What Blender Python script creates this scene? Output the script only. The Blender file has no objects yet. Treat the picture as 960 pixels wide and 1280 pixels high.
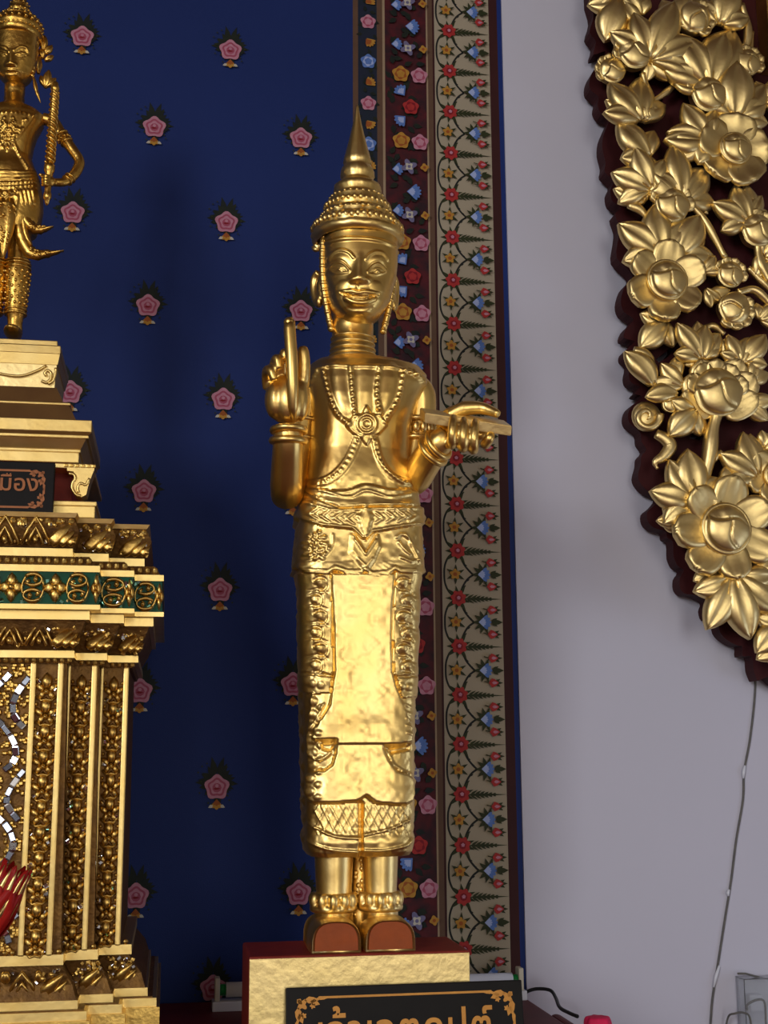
import bpy, bmesh, math, random
import numpy as np
from mathutils import Vector, Matrix
from mathutils.geometry import tessellate_polygon
random.seed(7); np.random.seed(7)
PI = math.pi
scene = bpy.context.scene
COL = scene.collection

# ------------------------------------------------------------------ camera
FPX = 1600.0
YAW, PITCH, ROLL = math.radians(9.5), math.radians(10.97), 0.006
CAM = np.array([0.0, 0.0, 1.5])
fwd = np.array([math.sin(YAW)*math.cos(PITCH), math.cos(YAW)*math.cos(PITCH), math.sin(PITCH)])
right0 = np.array([math.cos(YAW), -math.sin(YAW), 0.0])
up0 = np.cross(right0, fwd)
right = math.cos(ROLL)*right0 - math.sin(ROLL)*up0
up = math.cos(ROLL)*up0 + math.sin(ROLL)*right0
cd = bpy.data.cameras.new('camera'); cam = bpy.data.objects.new('camera', cd); COL.objects.link(cam)
cd.sensor_fit = 'AUTO'; cd.sensor_width = 36.0; cd.lens = FPX/1280*36.0; cd.clip_start = 0.05
cam.matrix_world = Matrix(((right[0], up[0], -fwd[0], CAM[0]), (right[1], up[1], -fwd[1], CAM[1]),
                           (right[2], up[2], -fwd[2], CAM[2]), (0, 0, 0, 1)))
scene.camera = cam

def W(px, py, Y):
    """point where the view ray of a pixel meets the plane at depth Y (parallel to the back wall)"""
    d = right*(px-480)/FPX + up*(640-py)/FPX + fwd
    return CAM + d*((Y-CAM[1])/d[1])
def WV(px, py, Y): return Vector(W(px, py, Y))
def proj(V):
    d = V - CAM
    z = d @ fwd
    return 480 + FPX*(d @ right)/z, 640 - FPX*(d @ up)/z

# ------------------------------------------------------------------ world, daylight, exposure
YW = 2.46                       # painted back wall
w = bpy.data.worlds.new('world'); scene.world = w; w.use_nodes = True
w.node_tree.nodes['Background'].inputs[0].default_value = (0.80, 0.86, 1.0, 1)
w.node_tree.nodes['Background'].inputs[1].default_value = 0.6
def area(name, loc, rot, sx, sy, power, col):
    l = bpy.data.lights.new(name, 'AREA'); l.shape = 'RECTANGLE'; l.size = sx; l.size_y = sy
    l.energy = power; l.color = col
    o = bpy.data.objects.new(name, l); COL.objects.link(o); o.location = loc; o.rotation_euler = rot
    return o
ROOM_X0, ROOM_X1, ROOM_Y0, ROOM_H = -3.6, 2.7, -5.0, 4.6
# daylight entering by the two front doorways, a high window of the left wall and a low one of the right wall
area('daylight_door', (1.25, ROOM_Y0+0.05, 1.95), (math.radians(90), 0, 0), 1.6, 2.9, 125, (1.0, 0.96, 0.88))
area('daylight_door', (-2.0, ROOM_Y0+0.05, 1.6), (math.radians(90), 0, 0), 1.3, 2.9, 50, (1.0, 0.96, 0.9))
area('daylight_window', (ROOM_X0+0.05, -3.8, 3.3), (math.radians(90-8), 0, math.radians(-90)), 2.2, 1.9, 440, (0.95, 0.96, 1.0))
area('daylight_window', (ROOM_X1-0.05, 1.2, 1.1), (math.radians(90), 0, math.radians(90)), 0.9, 1.0, 13, (0.62, 0.72, 1.0))
scene.view_settings.view_transform = 'Standard'; scene.view_settings.look = 'None'
scene.view_settings.gamma = 1.0; scene.view_settings.use_curve_mapping = False
scene.view_settings.exposure = -0.85
scene.cycles.use_denoising = True

# ------------------------------------------------------------------ materials
MATS = {}
def mat(name, col, rough=0.6, metal=0.0, noise=None, bump=None, trans=0.0, spec=0.5, coat=0.0):
    """noise=(scale, amount, second colour)  bump=(scale, strength)"""
    if name in MATS: return MATS[name]
    m = bpy.data.materials.new(name); m.use_nodes = True; nt = m.node_tree
    b = nt.nodes['Principled BSDF']
    b.inputs['Base Color'].default_value = (*col, 1); b.inputs['Roughness'].default_value = rough
    b.inputs['Metallic'].default_value = metal; b.inputs['Specular IOR Level'].default_value = spec if (metal > 0 or trans > 0) else min(spec, 0.15)
    b.inputs['Transmission Weight'].default_value = trans; b.inputs['Coat Weight'].default_value = coat
    tc = nt.nodes.new('ShaderNodeTexCoord')
    geo = nt.nodes.new('ShaderNodeNewGeometry')
    if noise:
        n = nt.nodes.new('ShaderNodeTexNoise'); n.inputs['Scale'].default_value = noise[0]; n.inputs['Detail'].default_value = 4
        nt.links.new(geo.outputs['Position'], n.inputs['Vector'])
        r = nt.nodes.new('ShaderNodeValToRGB'); r.color_ramp.elements[0].position = 0.5-noise[1]/2; r.color_ramp.elements[1].position = 0.5+noise[1]/2
        r.color_ramp.elements[0].color = (*col, 1); r.color_ramp.elements[1].color = (*noise[2], 1)
        nt.links.new(n.outputs['Fac'], r.inputs['Fac']); nt.links.new(r.outputs['Color'], b.inputs['Base Color'])
    if bump:
        n2 = nt.nodes.new('ShaderNodeTexNoise'); n2.inputs['Scale'].default_value = bump[0]; n2.inputs['Detail'].default_value = 3
        nt.links.new(geo.outputs['Position'], n2.inputs['Vector'])
        bp = nt.nodes.new('ShaderNodeBump'); bp.inputs['Strength'].default_value = bump[1]; bp.inputs['Distance'].default_value = 0.004
        nt.links.new(n2.outputs['Fac'], bp.inputs['Height']); nt.links.new(bp.outputs['Normal'], b.inputs['Normal'])
    MATS[name] = m; return m
GOLD = mat('gold_leaf_statue', (0.92, 0.62, 0.18), 0.38, 1.0, (14, 0.5, (0.96, 0.72, 0.29)), (70, 0.09))
GOLD_SM = mat('gold_leaf_smooth', (0.92, 0.60, 0.16), 0.36, 1.0, (10, 0.5, (0.95, 0.67, 0.23)), (45, 0.08))
GOLD_PL = mat('gold_plinth', (0.86, 0.66, 0.27), 0.42, 1.0, (18, 0.6, (0.92, 0.72, 0.33)), (60, 0.25))
GOLD_PAN = mat('gold_panel', (0.80, 0.60, 0.24), 0.40, 1.0, (20, 0.6, (0.88, 0.68, 0.31)), (50, 0.15))
GOLD_PED = mat('gold_pedestal', (0.85, 0.58, 0.17), 0.36, 1.0, (30, 0.6, (0.62, 0.38, 0.09)), (120, 0.2))
GOLD_LINE = mat('gold_moulding', (0.92, 0.70, 0.28), 0.36, 1.0, (25, 0.6, (0.86, 0.6, 0.19)), (60, 0.12))
GOLD_DK = mat('gold_ground', (0.24, 0.12, 0.025), 0.5, 0.7, (60, 0.5, (0.10, 0.045, 0.012)), (150, 0.4))
GOLD_GD = mat('gold_guardian', (0.80, 0.50, 0.12), 0.34, 1.0, (25, 0.6, (0.62, 0.36, 0.07)), (110, 0.25))
BROWN = mat('brown_lacquer', (0.13, 0.06, 0.02), 0.45, 0.3, (20, 0.6, (0.2, 0.10, 0.03)))
MAROON = mat('maroon_lacquer', (0.050, 0.008, 0.009), 0.6, 0, (25, 0.5, (0.035, 0.006, 0.007)))
REDLAC = mat('red_lacquer', (0.28, 0.035, 0.02), 0.4, 0, (40, 0.6, (0.18, 0.02, 0.015)))
REDBROWN = mat('red_brown_paint', (0.40, 0.085, 0.02), 0.45, 0, (50, 0.6, (0.30, 0.07, 0.02)), (60, 0.2))
REDTOP = mat('red_table', (0.16, 0.02, 0.018), 0.5, 0, (12, 0.6, (0.10, 0.012, 0.012)))
GREENGL = mat('green_glass', (0.01, 0.06, 0.035), 0.12, 0.2, (40, 0.5, (0.01, 0.11, 0.06)))
MIRROR = mat('mirror_glass', (0.88, 0.90, 0.94), 0.06, 1.0, (30, 0.3, (0.8, 0.86, 0.95)))
MIRROR_BL = mat('mirror_blue', (0.42, 0.48, 0.62), 0.12, 1.0, (30, 0.3, (0.5, 0.56, 0.66)))
MIRROR_GR = mat('mirror_green', (0.25, 0.62, 0.50), 0.08, 1.0, (30, 0.3, (0.3, 0.7, 0.6)))
BLUEW = mat('blue_wall_paint', (0.0125, 0.028, 0.135), 0.6, 0, (3.0, 0.7, (0.010, 0.023, 0.11)), (500, 0.12))
BLUEE = mat('blue_edge_paint', (0.014, 0.035, 0.18), 0.55, 0, (8, 0.6, (0.012, 0.028, 0.14)))
WHITEW = mat('white_plaster', (0.57, 0.56, 0.65), 0.75, 0, (2.5, 0.8, (0.53, 0.53, 0.61)), (30, 0.05))
ROOMW = mat('room_plaster', (0.36, 0.32, 0.27), 0.8, 0, (2, 0.8, (0.30, 0.27, 0.23)))
FLOORM = mat('red_carpet', (0.16, 0.035, 0.03), 0.9, 0, (60, 0.8, (0.12, 0.025, 0.02)))
CEILM = mat('dark_ceiling', (0.14, 0.06, 0.035), 0.7, 0, (6, 0.8, (0.10, 0.04, 0.025)))
BLACK = mat('black_lacquer', (0.006, 0.005, 0.005), 0.5, 0, (20, 0.5, (0.012, 0.01, 0.009)))
ORANGE = mat('gold_print', (0.62, 0.27, 0.03), 0.45, 0.2, (60, 0.5, (0.5, 0.2, 0.02)))
ORANGE_D = mat('copper_print', (0.42, 0.14, 0.035), 0.5, 0.1, (60, 0.5, (0.34, 0.1, 0.02)))
WHITE_PL = mat('white_enamel', (0.72, 0.74, 0.8), 0.35, 0, (20, 0.5, (0.66, 0.68, 0.75)))
CREAM_PL = mat('cream_plastic', (0.62, 0.58, 0.46), 0.4, 0, (20, 0.5, (0.56, 0.52, 0.4)))
GREEN_PL = mat('green_plastic', (0.01, 0.22, 0.05), 0.3, 0, (20, 0.5, (0.01, 0.18, 0.04)))
BLACK_PL = mat('black_plastic', (0.012, 0.012, 0.014), 0.4, 0, (20, 0.5, (0.02, 0.02, 0.02)))
GREY_PL = mat('grey_wire', (0.10, 0.10, 0.10), 0.5, 0, (60, 0.5, (0.16, 0.15, 0.13)))
CLEAR = mat('clear_plastic', (0.93, 0.95, 0.98), 0.12, 0, None, None, 0.92)
PINK = mat('hot_pink_cloth', (0.80, 0.03, 0.12), 0.7, 0, (30, 0.5, (0.7, 0.02, 0.09)))
SKINRED = mat('bud_red', (0.45, 0.02, 0.012), 0.35, 0, (30, 0.5, (0.3, 0.01, 0.01)))
# wall paints
P_BROWN = mat('paint_brown_line', (0.125, 0.068, 0.042), 0.6, 0, (40, 0.6, (0.10, 0.055, 0.035)))
P_TAN = mat('paint_tan_line', (0.33, 0.24, 0.15), 0.6, 0, (40, 0.6, (0.28, 0.2, 0.125)))
P_NAVY = mat('paint_navy', (0.018, 0.020, 0.045), 0.6, 0, (30, 0.5, (0.012, 0.022, 0.028)))
P_MAROON = mat('paint_maroon', (0.085, 0.012, 0.016), 0.6, 0, (45, 0.35, (0.028, 0.012, 0.016)))
P_CREAM = mat('paint_cream', (0.37, 0.315, 0.225), 0.6, 0, (12, 0.7, (0.33, 0.28, 0.2)))
P_DMAR = mat('paint_dark_maroon', (0.05, 0.014, 0.014), 0.6, 0, (20, 0.5, (0.04, 0.012, 0.012)))
P_VINE = mat('paint_vine', (0.012, 0.014, 0.016), 0.6, 0, (40, 0.5, (0.02, 0.02, 0.016)))
P_LEAF = mat('paint_leaf', (0.035, 0.04, 0.014), 0.6, 0, (60, 0.5, (0.022, 0.028, 0.012)))
P_DLEAF = mat('paint_dark_leaf', (0.010, 0.014, 0.016), 0.6, 0, (60, 0.5, (0.018, 0.022, 0.012)))
P_PINK = mat('paint_pink', (0.50, 0.24, 0.30), 0.6, 0, (90, 0.5, (0.42, 0.16, 0.23)))
P_PINKD = mat('paint_rose', (0.30, 0.055, 0.10), 0.6, 0, (90, 0.5, (0.36, 0.08, 0.13)))
P_RED = mat('paint_red', (0.40, 0.035, 0.032), 0.6, 0, (90, 0.5, (0.31, 0.025, 0.025)))
P_DRED = mat('paint_deep_red', (0.22, 0.012, 0.02), 0.6, 0, (90, 0.5, (0.18, 0.01, 0.016)))
P_YEL = mat('paint_ochre', (0.46, 0.24, 0.04), 0.6, 0, (90, 0.5, (0.36, 0.16, 0.025)))
P_ORA = mat('paint_orange', (0.32, 0.09, 0.02), 0.6, 0, (90, 0.5, (0.26, 0.07, 0.016)))
P_BLUE = mat('paint_sky_blue', (0.11, 0.20, 0.48), 0.6, 0, (90, 0.5, (0.07, 0.14, 0.38)))
P_PALE = mat('paint_pale_blue', (0.34, 0.42, 0.66), 0.6, 0, (90, 0.5, (0.3, 0.36, 0.6)))
P_PURP = mat('paint_grey_violet', (0.17, 0.15, 0.26), 0.6, 0, (90, 0.5, (0.12, 0.11, 0.2)))
P_WHITE = mat('paint_off_white', (0.50, 0.47, 0.40), 0.6, 0, (90, 0.5, (0.44, 0.4, 0.32)))

# ------------------------------------------------------------------ object helpers
def tag(o, label=None, cat=None, group=None, kind=None):
    if label: o['label'] = label
    if cat: o['category'] = cat
    if group: o['group'] = group
    if kind: o['kind'] = kind
    return o
def empty(name, loc, label, cat, group=None):
    o = bpy.data.objects.new(name, None); COL.objects.link(o); o.location = loc; o.empty_display_size = 0.05
    return tag(o, label, cat, group)
def origin(p):
    v = Vector((0, 0, 0))
    while p is not None:
        v += p.location; p = p.parent
    return v
def mesh(name, V, F, smooth=True):
    me = bpy.data.meshes.new(name)
    me.from_pydata([tuple(map(float, v)) for v in V], [], [tuple(int(i) for i in f) for f in F])
    if smooth: me.polygons.foreach_set('use_smooth', [True]*len(me.polygons))
    me.update(); return me
def obj(name, V, F, m, parent=None, smooth=True, base=None):
    """world-space geometry linked as one mesh object; its origin sits at `base` (or under the parent's origin)"""
    o0 = origin(parent)
    if base is None: base = o0 if parent is not None else Vector((0, 0, 0))
    V = np.asarray(V, dtype=float) - np.array(base)
    me = mesh(name, V, F, smooth)
    for mm in (m if isinstance(m, (list, tuple)) else [m]): me.materials.append(mm)
    o = bpy.data.objects.new(name, me); COL.objects.link(o)
    o.parent = parent; o.location = Vector(base) - o0
    return o
def place(name, me, M, parent=None):
    """a shared mesh put at world matrix M"""
    o = bpy.data.objects.new(name, me); COL.objects.link(o)
    o.parent = parent
    o.matrix_basis = Matrix.Translation(-origin(parent)) @ M
    return o
def join(*parts):
    V, F = [], []
    for v, f in parts:
        k = len(V); V += [tuple(x) for x in v]; F += [tuple(i+k for i in q) for q in f]
    return V, F
def setmats(me, ml):
    for m in ml: me.materials.append(m)
    return me

def bbox(x0, x1, y0, y1, z0, z1, bev=0.0, seg=2):
    bm = bmesh.new()
    bmesh.ops.create_cube(bm, size=1, matrix=Matrix.Translation(((x0+x1)/2, (y0+y1)/2, (z0+z1)/2)) @ Matrix.Diagonal((abs(x1-x0), abs(y1-y0), abs(z1-z0), 1)))
    if bev > 0: bmesh.ops.bevel(bm, geom=list(bm.edges), offset=bev, segments=seg, affect='EDGES', profile=0.6)
    return bmout(bm)
def bmout(bm):
    bm.verts.index_update()
    V = [tuple(v.co) for v in bm.verts]; F = [tuple(v.index for v in f.verts) for f in bm.faces]
    bm.free(); return V, F
def xform(vf, M):
    return [tuple(M @ Vector(v)) for v in vf[0]], vf[1]
def lathe(prof, c, n=32, squash=1.0):
    """prof: list of (z, r); around vertical axis at c (x, y); z absolute"""
    V, F = [], []
    for z, r in prof:
        for k in range(n):
            a = 2*PI*k/n
            V.append((c[0]+r*math.cos(a), c[1]+r*math.sin(a)*squash, z))
    for i in range(len(prof)-1):
        for k in range(n):
            F.append((i*n+k, i*n+(k+1) % n, (i+1)*n+(k+1) % n, (i+1)*n+k))
    F.append(tuple(range(n-1, -1, -1))); F.append(tuple((len(prof)-1)*n+k for k in range(n)))
    return V, F
def tube(pts, rad, n=10, flat=None):
    """swept round (or flattened) tube through pts"""
    pts = [Vector(p) for p in pts]; m = len(pts)
    if not hasattr(rad, '__len__'): rad = [rad]*m
    V, F = [], []; prev = None
    for i in range(m):
        t = (pts[min(i+1, m-1)]-pts[max(i-1, 0)]).normalized()
        if prev is None:
            a = Vector((0, 1, 0)) if abs(t.y) < 0.9 else Vector((1, 0, 0))
            u = (a - t*a.dot(t)).normalized()
        else:
            u = (prev - t*prev.dot(t)).normalized()
        prev = u; v = t.cross(u)
        for k in range(n):
            a = 2*PI*k/n
            fu = 1.0 if flat is None else flat
            V.append(pts[i] + u*(math.cos(a)*rad[i]*fu) + v*(math.sin(a)*rad[i]))
    for i in range(m-1):
        for k in range(n):
            F.append((i*n+k, i*n+(k+1) % n, (i+1)*n+(k+1) % n, (i+1)*n+k))
    F.append(tuple(range(n-1, -1, -1))); F.append(tuple((m-1)*n+k for k in range(n)))
    return V, F
def ring_at(p, q, R, r, n=36, m=8):
    """a torus round the line p-q at p"""
    p, q = Vector(p), Vector(q); ax = (q-p).normalized(); u = ax.orthogonal().normalized(); v = ax.cross(u); V, F = [], []
    for i in range(n):
        a = 2*PI*i/n; c = u*math.cos(a)+v*math.sin(a)
        for j in range(m):
            b = 2*PI*j/m; V.append(p+c*(R+r*math.cos(b))+ax*(r*math.sin(b)))
    for i in range(n):
        for j in range(m): F.append((i*m+j, ((i+1) % n)*m+j, ((i+1) % n)*m+(j+1) % m, i*m+(j+1) % m))
    return V, F
def spline(P, n=8):
    """Catmull-Rom through P"""
    P = [np.array(p, float) for p in P]; out = []
    Q = [2*P[0]-P[1]] + P + [2*P[-1]-P[-2]]
    for i in range(1, len(Q)-2):
        for k in range(n):
            t = k/n
            out.append(0.5*((2*Q[i]) + (Q[i+1]-Q[i-1])*t + (2*Q[i-1]-5*Q[i]+4*Q[i+1]-Q[i+2])*t*t + (-Q[i-1]+3*Q[i]-3*Q[i+1]+Q[i+2])*t**3))
    out.append(P[-1]); return out
def ellipsoid(c, r, nu=16, nv=10):
    V, F = [], []
    for i in range(1, nv):
        a = PI*i/nv
        for k in range(nu):
            b = 2*PI*k/nu
            V.append((c[0]+r[0]*math.sin(a)*math.cos(b), c[1]+r[1]*math.sin(a)*math.sin(b), c[2]+r[2]*math.cos(a)))
    t = len(V); V.append((c[0], c[1], c[2]+r[2])); V.append((c[0], c[1], c[2]-r[2]))
    for i in range(nv-2):
        for k in range(nu):
            F.append((i*nu+k, (i+1)*nu+k, (i+1)*nu+(k+1) % nu, i*nu+(k+1) % nu))
    for k in range(nu):
        F.append((t, k, (k+1) % nu)); F.append((t+1, (nv-2)*nu+(k+1) % nu, (nv-2)*nu+k))
    return V, F
def fuse(vf, voxel, smooth=3):
    """melt overlapping closed pieces into one carved skin"""
    me = mesh('tmp', vf[0], vf[1]); o = bpy.data.objects.new('tmp', me); COL.objects.link(o)
    r = o.modifiers.new('r', 'REMESH'); r.mode = 'VOXEL'; r.voxel_size = voxel
    if smooth:
        s = o.modifiers.new('s', 'SMOOTH'); s.iterations = smooth; s.factor = 0.5
    dg = bpy.context.evaluated_depsgraph_get(); dg.update()
    e = o.evaluated_get(dg).to_mesh()
    V = np.empty(len(e.vertices)*3); e.vertices.foreach_get('co', V); V = V.reshape(-1, 3)
    F = [tuple(p.vertices) for p in e.polygons]
    o.evaluated_get(dg).to_mesh_clear()
    bpy.data.objects.remove(o); bpy.data.meshes.remove(me)
    return V, F

# ------------------------------------------------------------------ relief fields (evaluated on projected surface points)
def pdist(X, Y, poly, closed=False, lim=20):
    P = np.array(poly, float)
    if closed: P = np.vstack([P, P[:1]])
    D = np.full(X.shape, 1e3)
    m = (X > P[:, 0].min()-lim) & (X < P[:, 0].max()+lim) & (Y > P[:, 1].min()-lim) & (Y < P[:, 1].max()+lim)
    if not m.any(): return D
    x, y = X[m], Y[m]; d = np.full(x.shape, 1e6)
    for (ax, ay), (bx, by) in zip(P[:-1], P[1:]):
        ux, uy = bx-ax, by-ay; L = ux*ux+uy*uy+1e-9
        t = np.clip(((x-ax)*ux+(y-ay)*uy)/L, 0, 1)
        d = np.minimum(d, (x-ax-t*ux)**2+(y-ay-t*uy)**2)
    D[m] = np.sqrt(d); return D
def inside(X, Y, poly):
    c = np.zeros(X.shape, bool); n = len(poly); j = n-1
    for i in range(n):
        xi, yi = poly[i]; xj, yj = poly[j]
        if yi != yj:
            c ^= ((yi > Y) != (yj > Y)) & (X < (xj-xi)*(Y-yi)/(yj-yi)+xi)
        j = i
    return c
def f_ridge(X, Y, poly, wd, h, closed=False):
    d = pdist(X, Y, poly, closed, wd+2)
    return h*np.clip(1-(d/wd)**2, 0, 1)
def f_poly(X, Y, poly, h, bev=2.0):
    return np.where(inside(X, Y, poly), h*np.clip(pdist(X, Y, poly, True, bev+2)/bev, 0.0, 1)**0.6, 0)
def f_gauss(X, Y, cx, cy, rx, ry, h):
    return h*np.exp(-((X-cx)/rx)**2-((Y-cy)/ry)**2)
def f_beads(X, Y, poly, step, r, h):
    P = spline(poly, 12); out = np.zeros(X.shape); acc = step; last = P[0]
    for p in P[1:]:
        acc += math.hypot(*(p-last)); last = p
        if acc >= step:
            acc = 0
            d2 = ((X-p[0])/r)**2+((Y-p[1])/r)**2
            out = np.maximum(out, h*np.sqrt(np.clip(1-d2, 0, 1)))
    return out
def rows_surface(rows, left, rightp, hd, nexp, Ys, nf=96, ns=26, nb=24, yoff=None):
    """closed rings; each row has its px silhouette left/right, half depth (m) and squareness; front towards the camera"""
    pts = []
    for k in range(nf): pts.append((-1+2*k/nf, -1))
    for k in range(ns): pts.append((1, -1+2*k/ns))
    for k in range(nb): pts.append((1-2*k/nb, 1))
    for k in range(ns): pts.append((-1, 1-2*k/ns))
    S = np.array(pts, float); ring = len(S)
    V = np.zeros((len(rows), ring, 3)); N = np.zeros_like(V)
    for i, py in enumerate(rows):
        yo = 0 if yoff is None else yoff[i]
        A = W(left[i], py, Ys+yo); B = W(rightp[i], py, Ys+yo); c = (A+B)/2
        a = max((B[0]-A[0])/2, 1e-4); b = max(hd[i], 1e-4); n = nexp[i]
        q = (np.abs(S[:, 0])**n+np.abs(S[:, 1])**n)**(-1/n)
        x, y = S[:, 0]*q, S[:, 1]*q
        V[i, :, 0] = c[0]+a*x; V[i, :, 1] = Ys+yo+b*y; V[i, :, 2] = c[2]
        gx = np.sign(x)*np.abs(x)**(n-1)/a; gy = np.sign(y)*np.abs(y)**(n-1)/b
        g = np.sqrt(gx**2+gy**2)+1e-9
        N[i, :, 0] = gx/g; N[i, :, 1] = gy/g
    front = np.clip(-N[:, :, 1], 0, 1)
    return V, N, front
def grid_faces(nr, ring, cap=True):
    F = []
    for i in range(nr-1):
        for k in range(ring):
            F.append((i*ring+k, (i+1)*ring+k, (i+1)*ring+(k+1) % ring, i*ring+(k+1) % ring))
    if cap:
        F.append(tuple(range(ring))); F.append(tuple((nr-1)*ring+k for k in range(ring-1, -1, -1)))
    return F
def sub(V, F, keep):
    """the faces of V,F where keep is true as their own mesh data"""
    used = {}; Vn = []; Fn = []
    for f, k in zip(F, keep):
        if not k: continue
        q = []
        for i in f:
            if i not in used: used[i] = len(Vn); Vn.append(V[i])
            q.append(used[i])
        Fn.append(tuple(q))
    return Vn, Fn
def ip(rows, table, col):
    t = np.array(table, float); return np.interp(rows, t[:, 0], t[:, col])

# ------------------------------------------------------------------ carved leaf, petal and scroll shapes (local: x right, z to the tip, -y to the viewer)
def lobe(alpha, L, w, h, tip='point', nu=8, nv=6, bend=0.0, base=(0, 0), ribs=0, cup=0.0, depth=0.35, rise=0.0):
    V, F = [], []
    for i in range(nu+1):
        u = i/nu
        if tip == 'point': hw = w*(math.sin(PI*min(1, 0.10+0.90*u)**1.15))**0.8 if u < 1 else 0.02*w
        elif tip == 'long': hw = w*(math.sin(PI*(0.18+0.82*u)**0.8))**0.9 if u < 1 else 0.02*w
        else: hw = w*max(0.03, (1-abs(2*(0.08+0.92*u)-1.12)**2.6/1.14))**0.6 if u < 1 else 0.28*w
        a = alpha + bend*(u-0.3)
        cx = base[0]+math.sin(a)*L*u; cz = base[1]+math.cos(a)*L*u
        for j in range(nv+1):
            v = -1+2*j/nv
            x = cx+math.cos(a)*hw*v; z = cz-math.sin(a)*hw*v
            hh = h*(0.25+0.75*math.sin(PI*min(1, 0.15+0.85*u)))*(1-0.70*v**4+0.10*v*v)
            if tip == 'round': hh = h*(0.35+0.65*u-0.25*u**4)*(1-0.45*v*v)-cup*h*(1-v*v)*math.sin(PI*u)
            if j == nv//2 and tip != 'round': hh -= 0.36*h*(1-0.6*u)
            if ribs and tip == 'round': hh += 0.10*h*math.cos(ribs*PI*v)*u
            V.append((x, -hh-rise*u*h, z))
    n = nv+1
    for i in range(nu):
        for j in range(nv):
            F.append((i*n+j, i*n+j+1, (i+1)*n+j+1, (i+1)*n+j))
    # skirt giving the piece its thickness
    loop = [j for j in range(n)] + [i*n+nv for i in range(1, nu+1)] + [nu*n+j for j in range(nv-1, -1, -1)] + [i*n for i in range(nu-1, 0, -1)]
    k = len(V)
    for q in loop: V.append((V[q][0], depth*h, V[q][2]))
    m = len(loop)
    for q in range(m): F.append((loop[q], k+q, k+(q+1) % m, loop[(q+1) % m]))
    return V, F
def leaf_vf(n, spread, h=0.16, w=0.2, rnd=0.0, tip='point'):
    parts = []
    for i in range(n):
        t = (i-(n-1)/2)/max(1, (n-1)/2) if n > 1 else 0
        a = t*spread
        L = (1.0-0.38*abs(t)**1.1)*(1+random.uniform(-rnd, rnd))
        parts.append(lobe(a, L, w*(1.15-0.3*abs(t)), h*(1.0-0.25*abs(t)), tip, 10, 8, bend=0.35*t, base=(0.05*t, -0.02)))
    return join(*parts)
def frame(p, ang, s, tilt=0.0, roll=0.0, sy=None, flip=False):
    """ang: direction of the tip in the wall plane, 0 = up, positive to the right"""
    D = Matrix.Diagonal((s*(-1 if flip else 1), sy if sy else s, s, 1))
    return Matrix.Translation(Vector(p)) @ Matrix.Rotation(ang, 4, 'Y') @ Matrix.Rotation(tilt, 4, 'X') @ Matrix.Rotation(roll, 4, 'Z') @ D

# ==================================================================== THE SETTING
def struct(name, V, F, m, parent=None, smooth=False):
    o = obj(name, V, F, m, parent, smooth)
    if parent is None: tag(o, kind='structure')
    return o
XE = W(627.5, 65, YW)[0]                # where the blue wall ends and the white one begins
struct('floor', *bbox(ROOM_X0-0.2, ROOM_X1+0.2, ROOM_Y0-0.3, YW+0.2, -0.1, 0.0), FLOORM)
struct('ceiling', *bbox(ROOM_X0-0.2, ROOM_X1+0.2, ROOM_Y0-0.3, YW+0.2, ROOM_H, ROOM_H+0.1), CEILM)
wall_back = struct('wall_back', *bbox(ROOM_X0, XE, YW, YW+0.15, 0.0, ROOM_H), BLUEW)
wall_white = struct('wall_back_right', *bbox(XE, ROOM_X1, YW-0.006, YW+0.15, 0.0, ROOM_H), WHITEW)
struct('wall_left', *join(bbox(ROOM_X0-0.15, ROOM_X0, ROOM_Y0, -4.9, 0, ROOM_H), bbox(ROOM_X0-0.15, ROOM_X0, -2.7, YW, 0, ROOM_H),
       bbox(ROOM_X0-0.15, ROOM_X0, -4.9, -2.7, 0, 2.35), bbox(ROOM_X0-0.15, ROOM_X0, -4.9, -2.7, 4.25, ROOM_H)), ROOMW)
# right wall with a window opening; front wall with two doorways
y0, y1, z0, z1 = 0.75, 1.65, 0.6, 1.6
struct('wall_right', *join(bbox(ROOM_X1, ROOM_X1+0.15, ROOM_Y0, y0, 0, ROOM_H), bbox(ROOM_X1, ROOM_X1+0.15, y1, YW, 0, ROOM_H),
       bbox(ROOM_X1, ROOM_X1+0.15, y0, y1, 0, z0), bbox(ROOM_X1, ROOM_X1+0.15, y0, y1, z1, ROOM_H)), ROOMW)
doors = [(-2.65, -1.35, 3.05), (0.45, 2.05, 3.4)]
seg = []; x = ROOM_X0
for a, b, hh in doors:
    seg.append(bbox(x, a, ROOM_Y0-0.15, ROOM_Y0, 0, ROOM_H)); seg.append(bbox(a, b, ROOM_Y0-0.15, ROOM_Y0, hh, ROOM_H)); x = b
seg.append(bbox(x, ROOM_X1, ROOM_Y0-0.15, ROOM_Y0, 0, ROOM_H))
struct('wall_front', *join(*seg), ROOMW)

# ---------------------------------------------------------------- painting on the back wall (flat paint, a fraction of a millimetre proud)
def flat(polys, y):
    """polys: list of (outline in wall x,z ; material index)"""
    V, F, M = [], [], []
    for k, (P, mi) in enumerate(polys):
        b = len(V)
        for (x, z) in P: V.append((x, y-0.00012*k, z))
        for t in tessellate_polygon([[Vector((x, z, 0)) for x, z in P]]):
            F.append(tuple(b+i for i in t)); M.append(mi)
    return V, F, M
def flat_mesh(name, polys, mats_):
    V, F, M = flat(polys, 0)
    # face the viewer
    F2 = []
    for f in F:
        a, b, c = (Vector(V[i]) for i in f)
        F2.append(f if (b-a).cross(c-a).y < 0 else f[::-1])
    me = mesh(name, V, F2, False); setmats(me, mats_)
    me.polygons.foreach_set('material_index', M); me.update()
    return me
def circ(cx, cz, r, n=10, ph=0):
    return [(cx+r*math.cos(2*PI*k/n+ph), cz+r*math.sin(2*PI*k/n+ph)) for k in range(n)]
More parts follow.
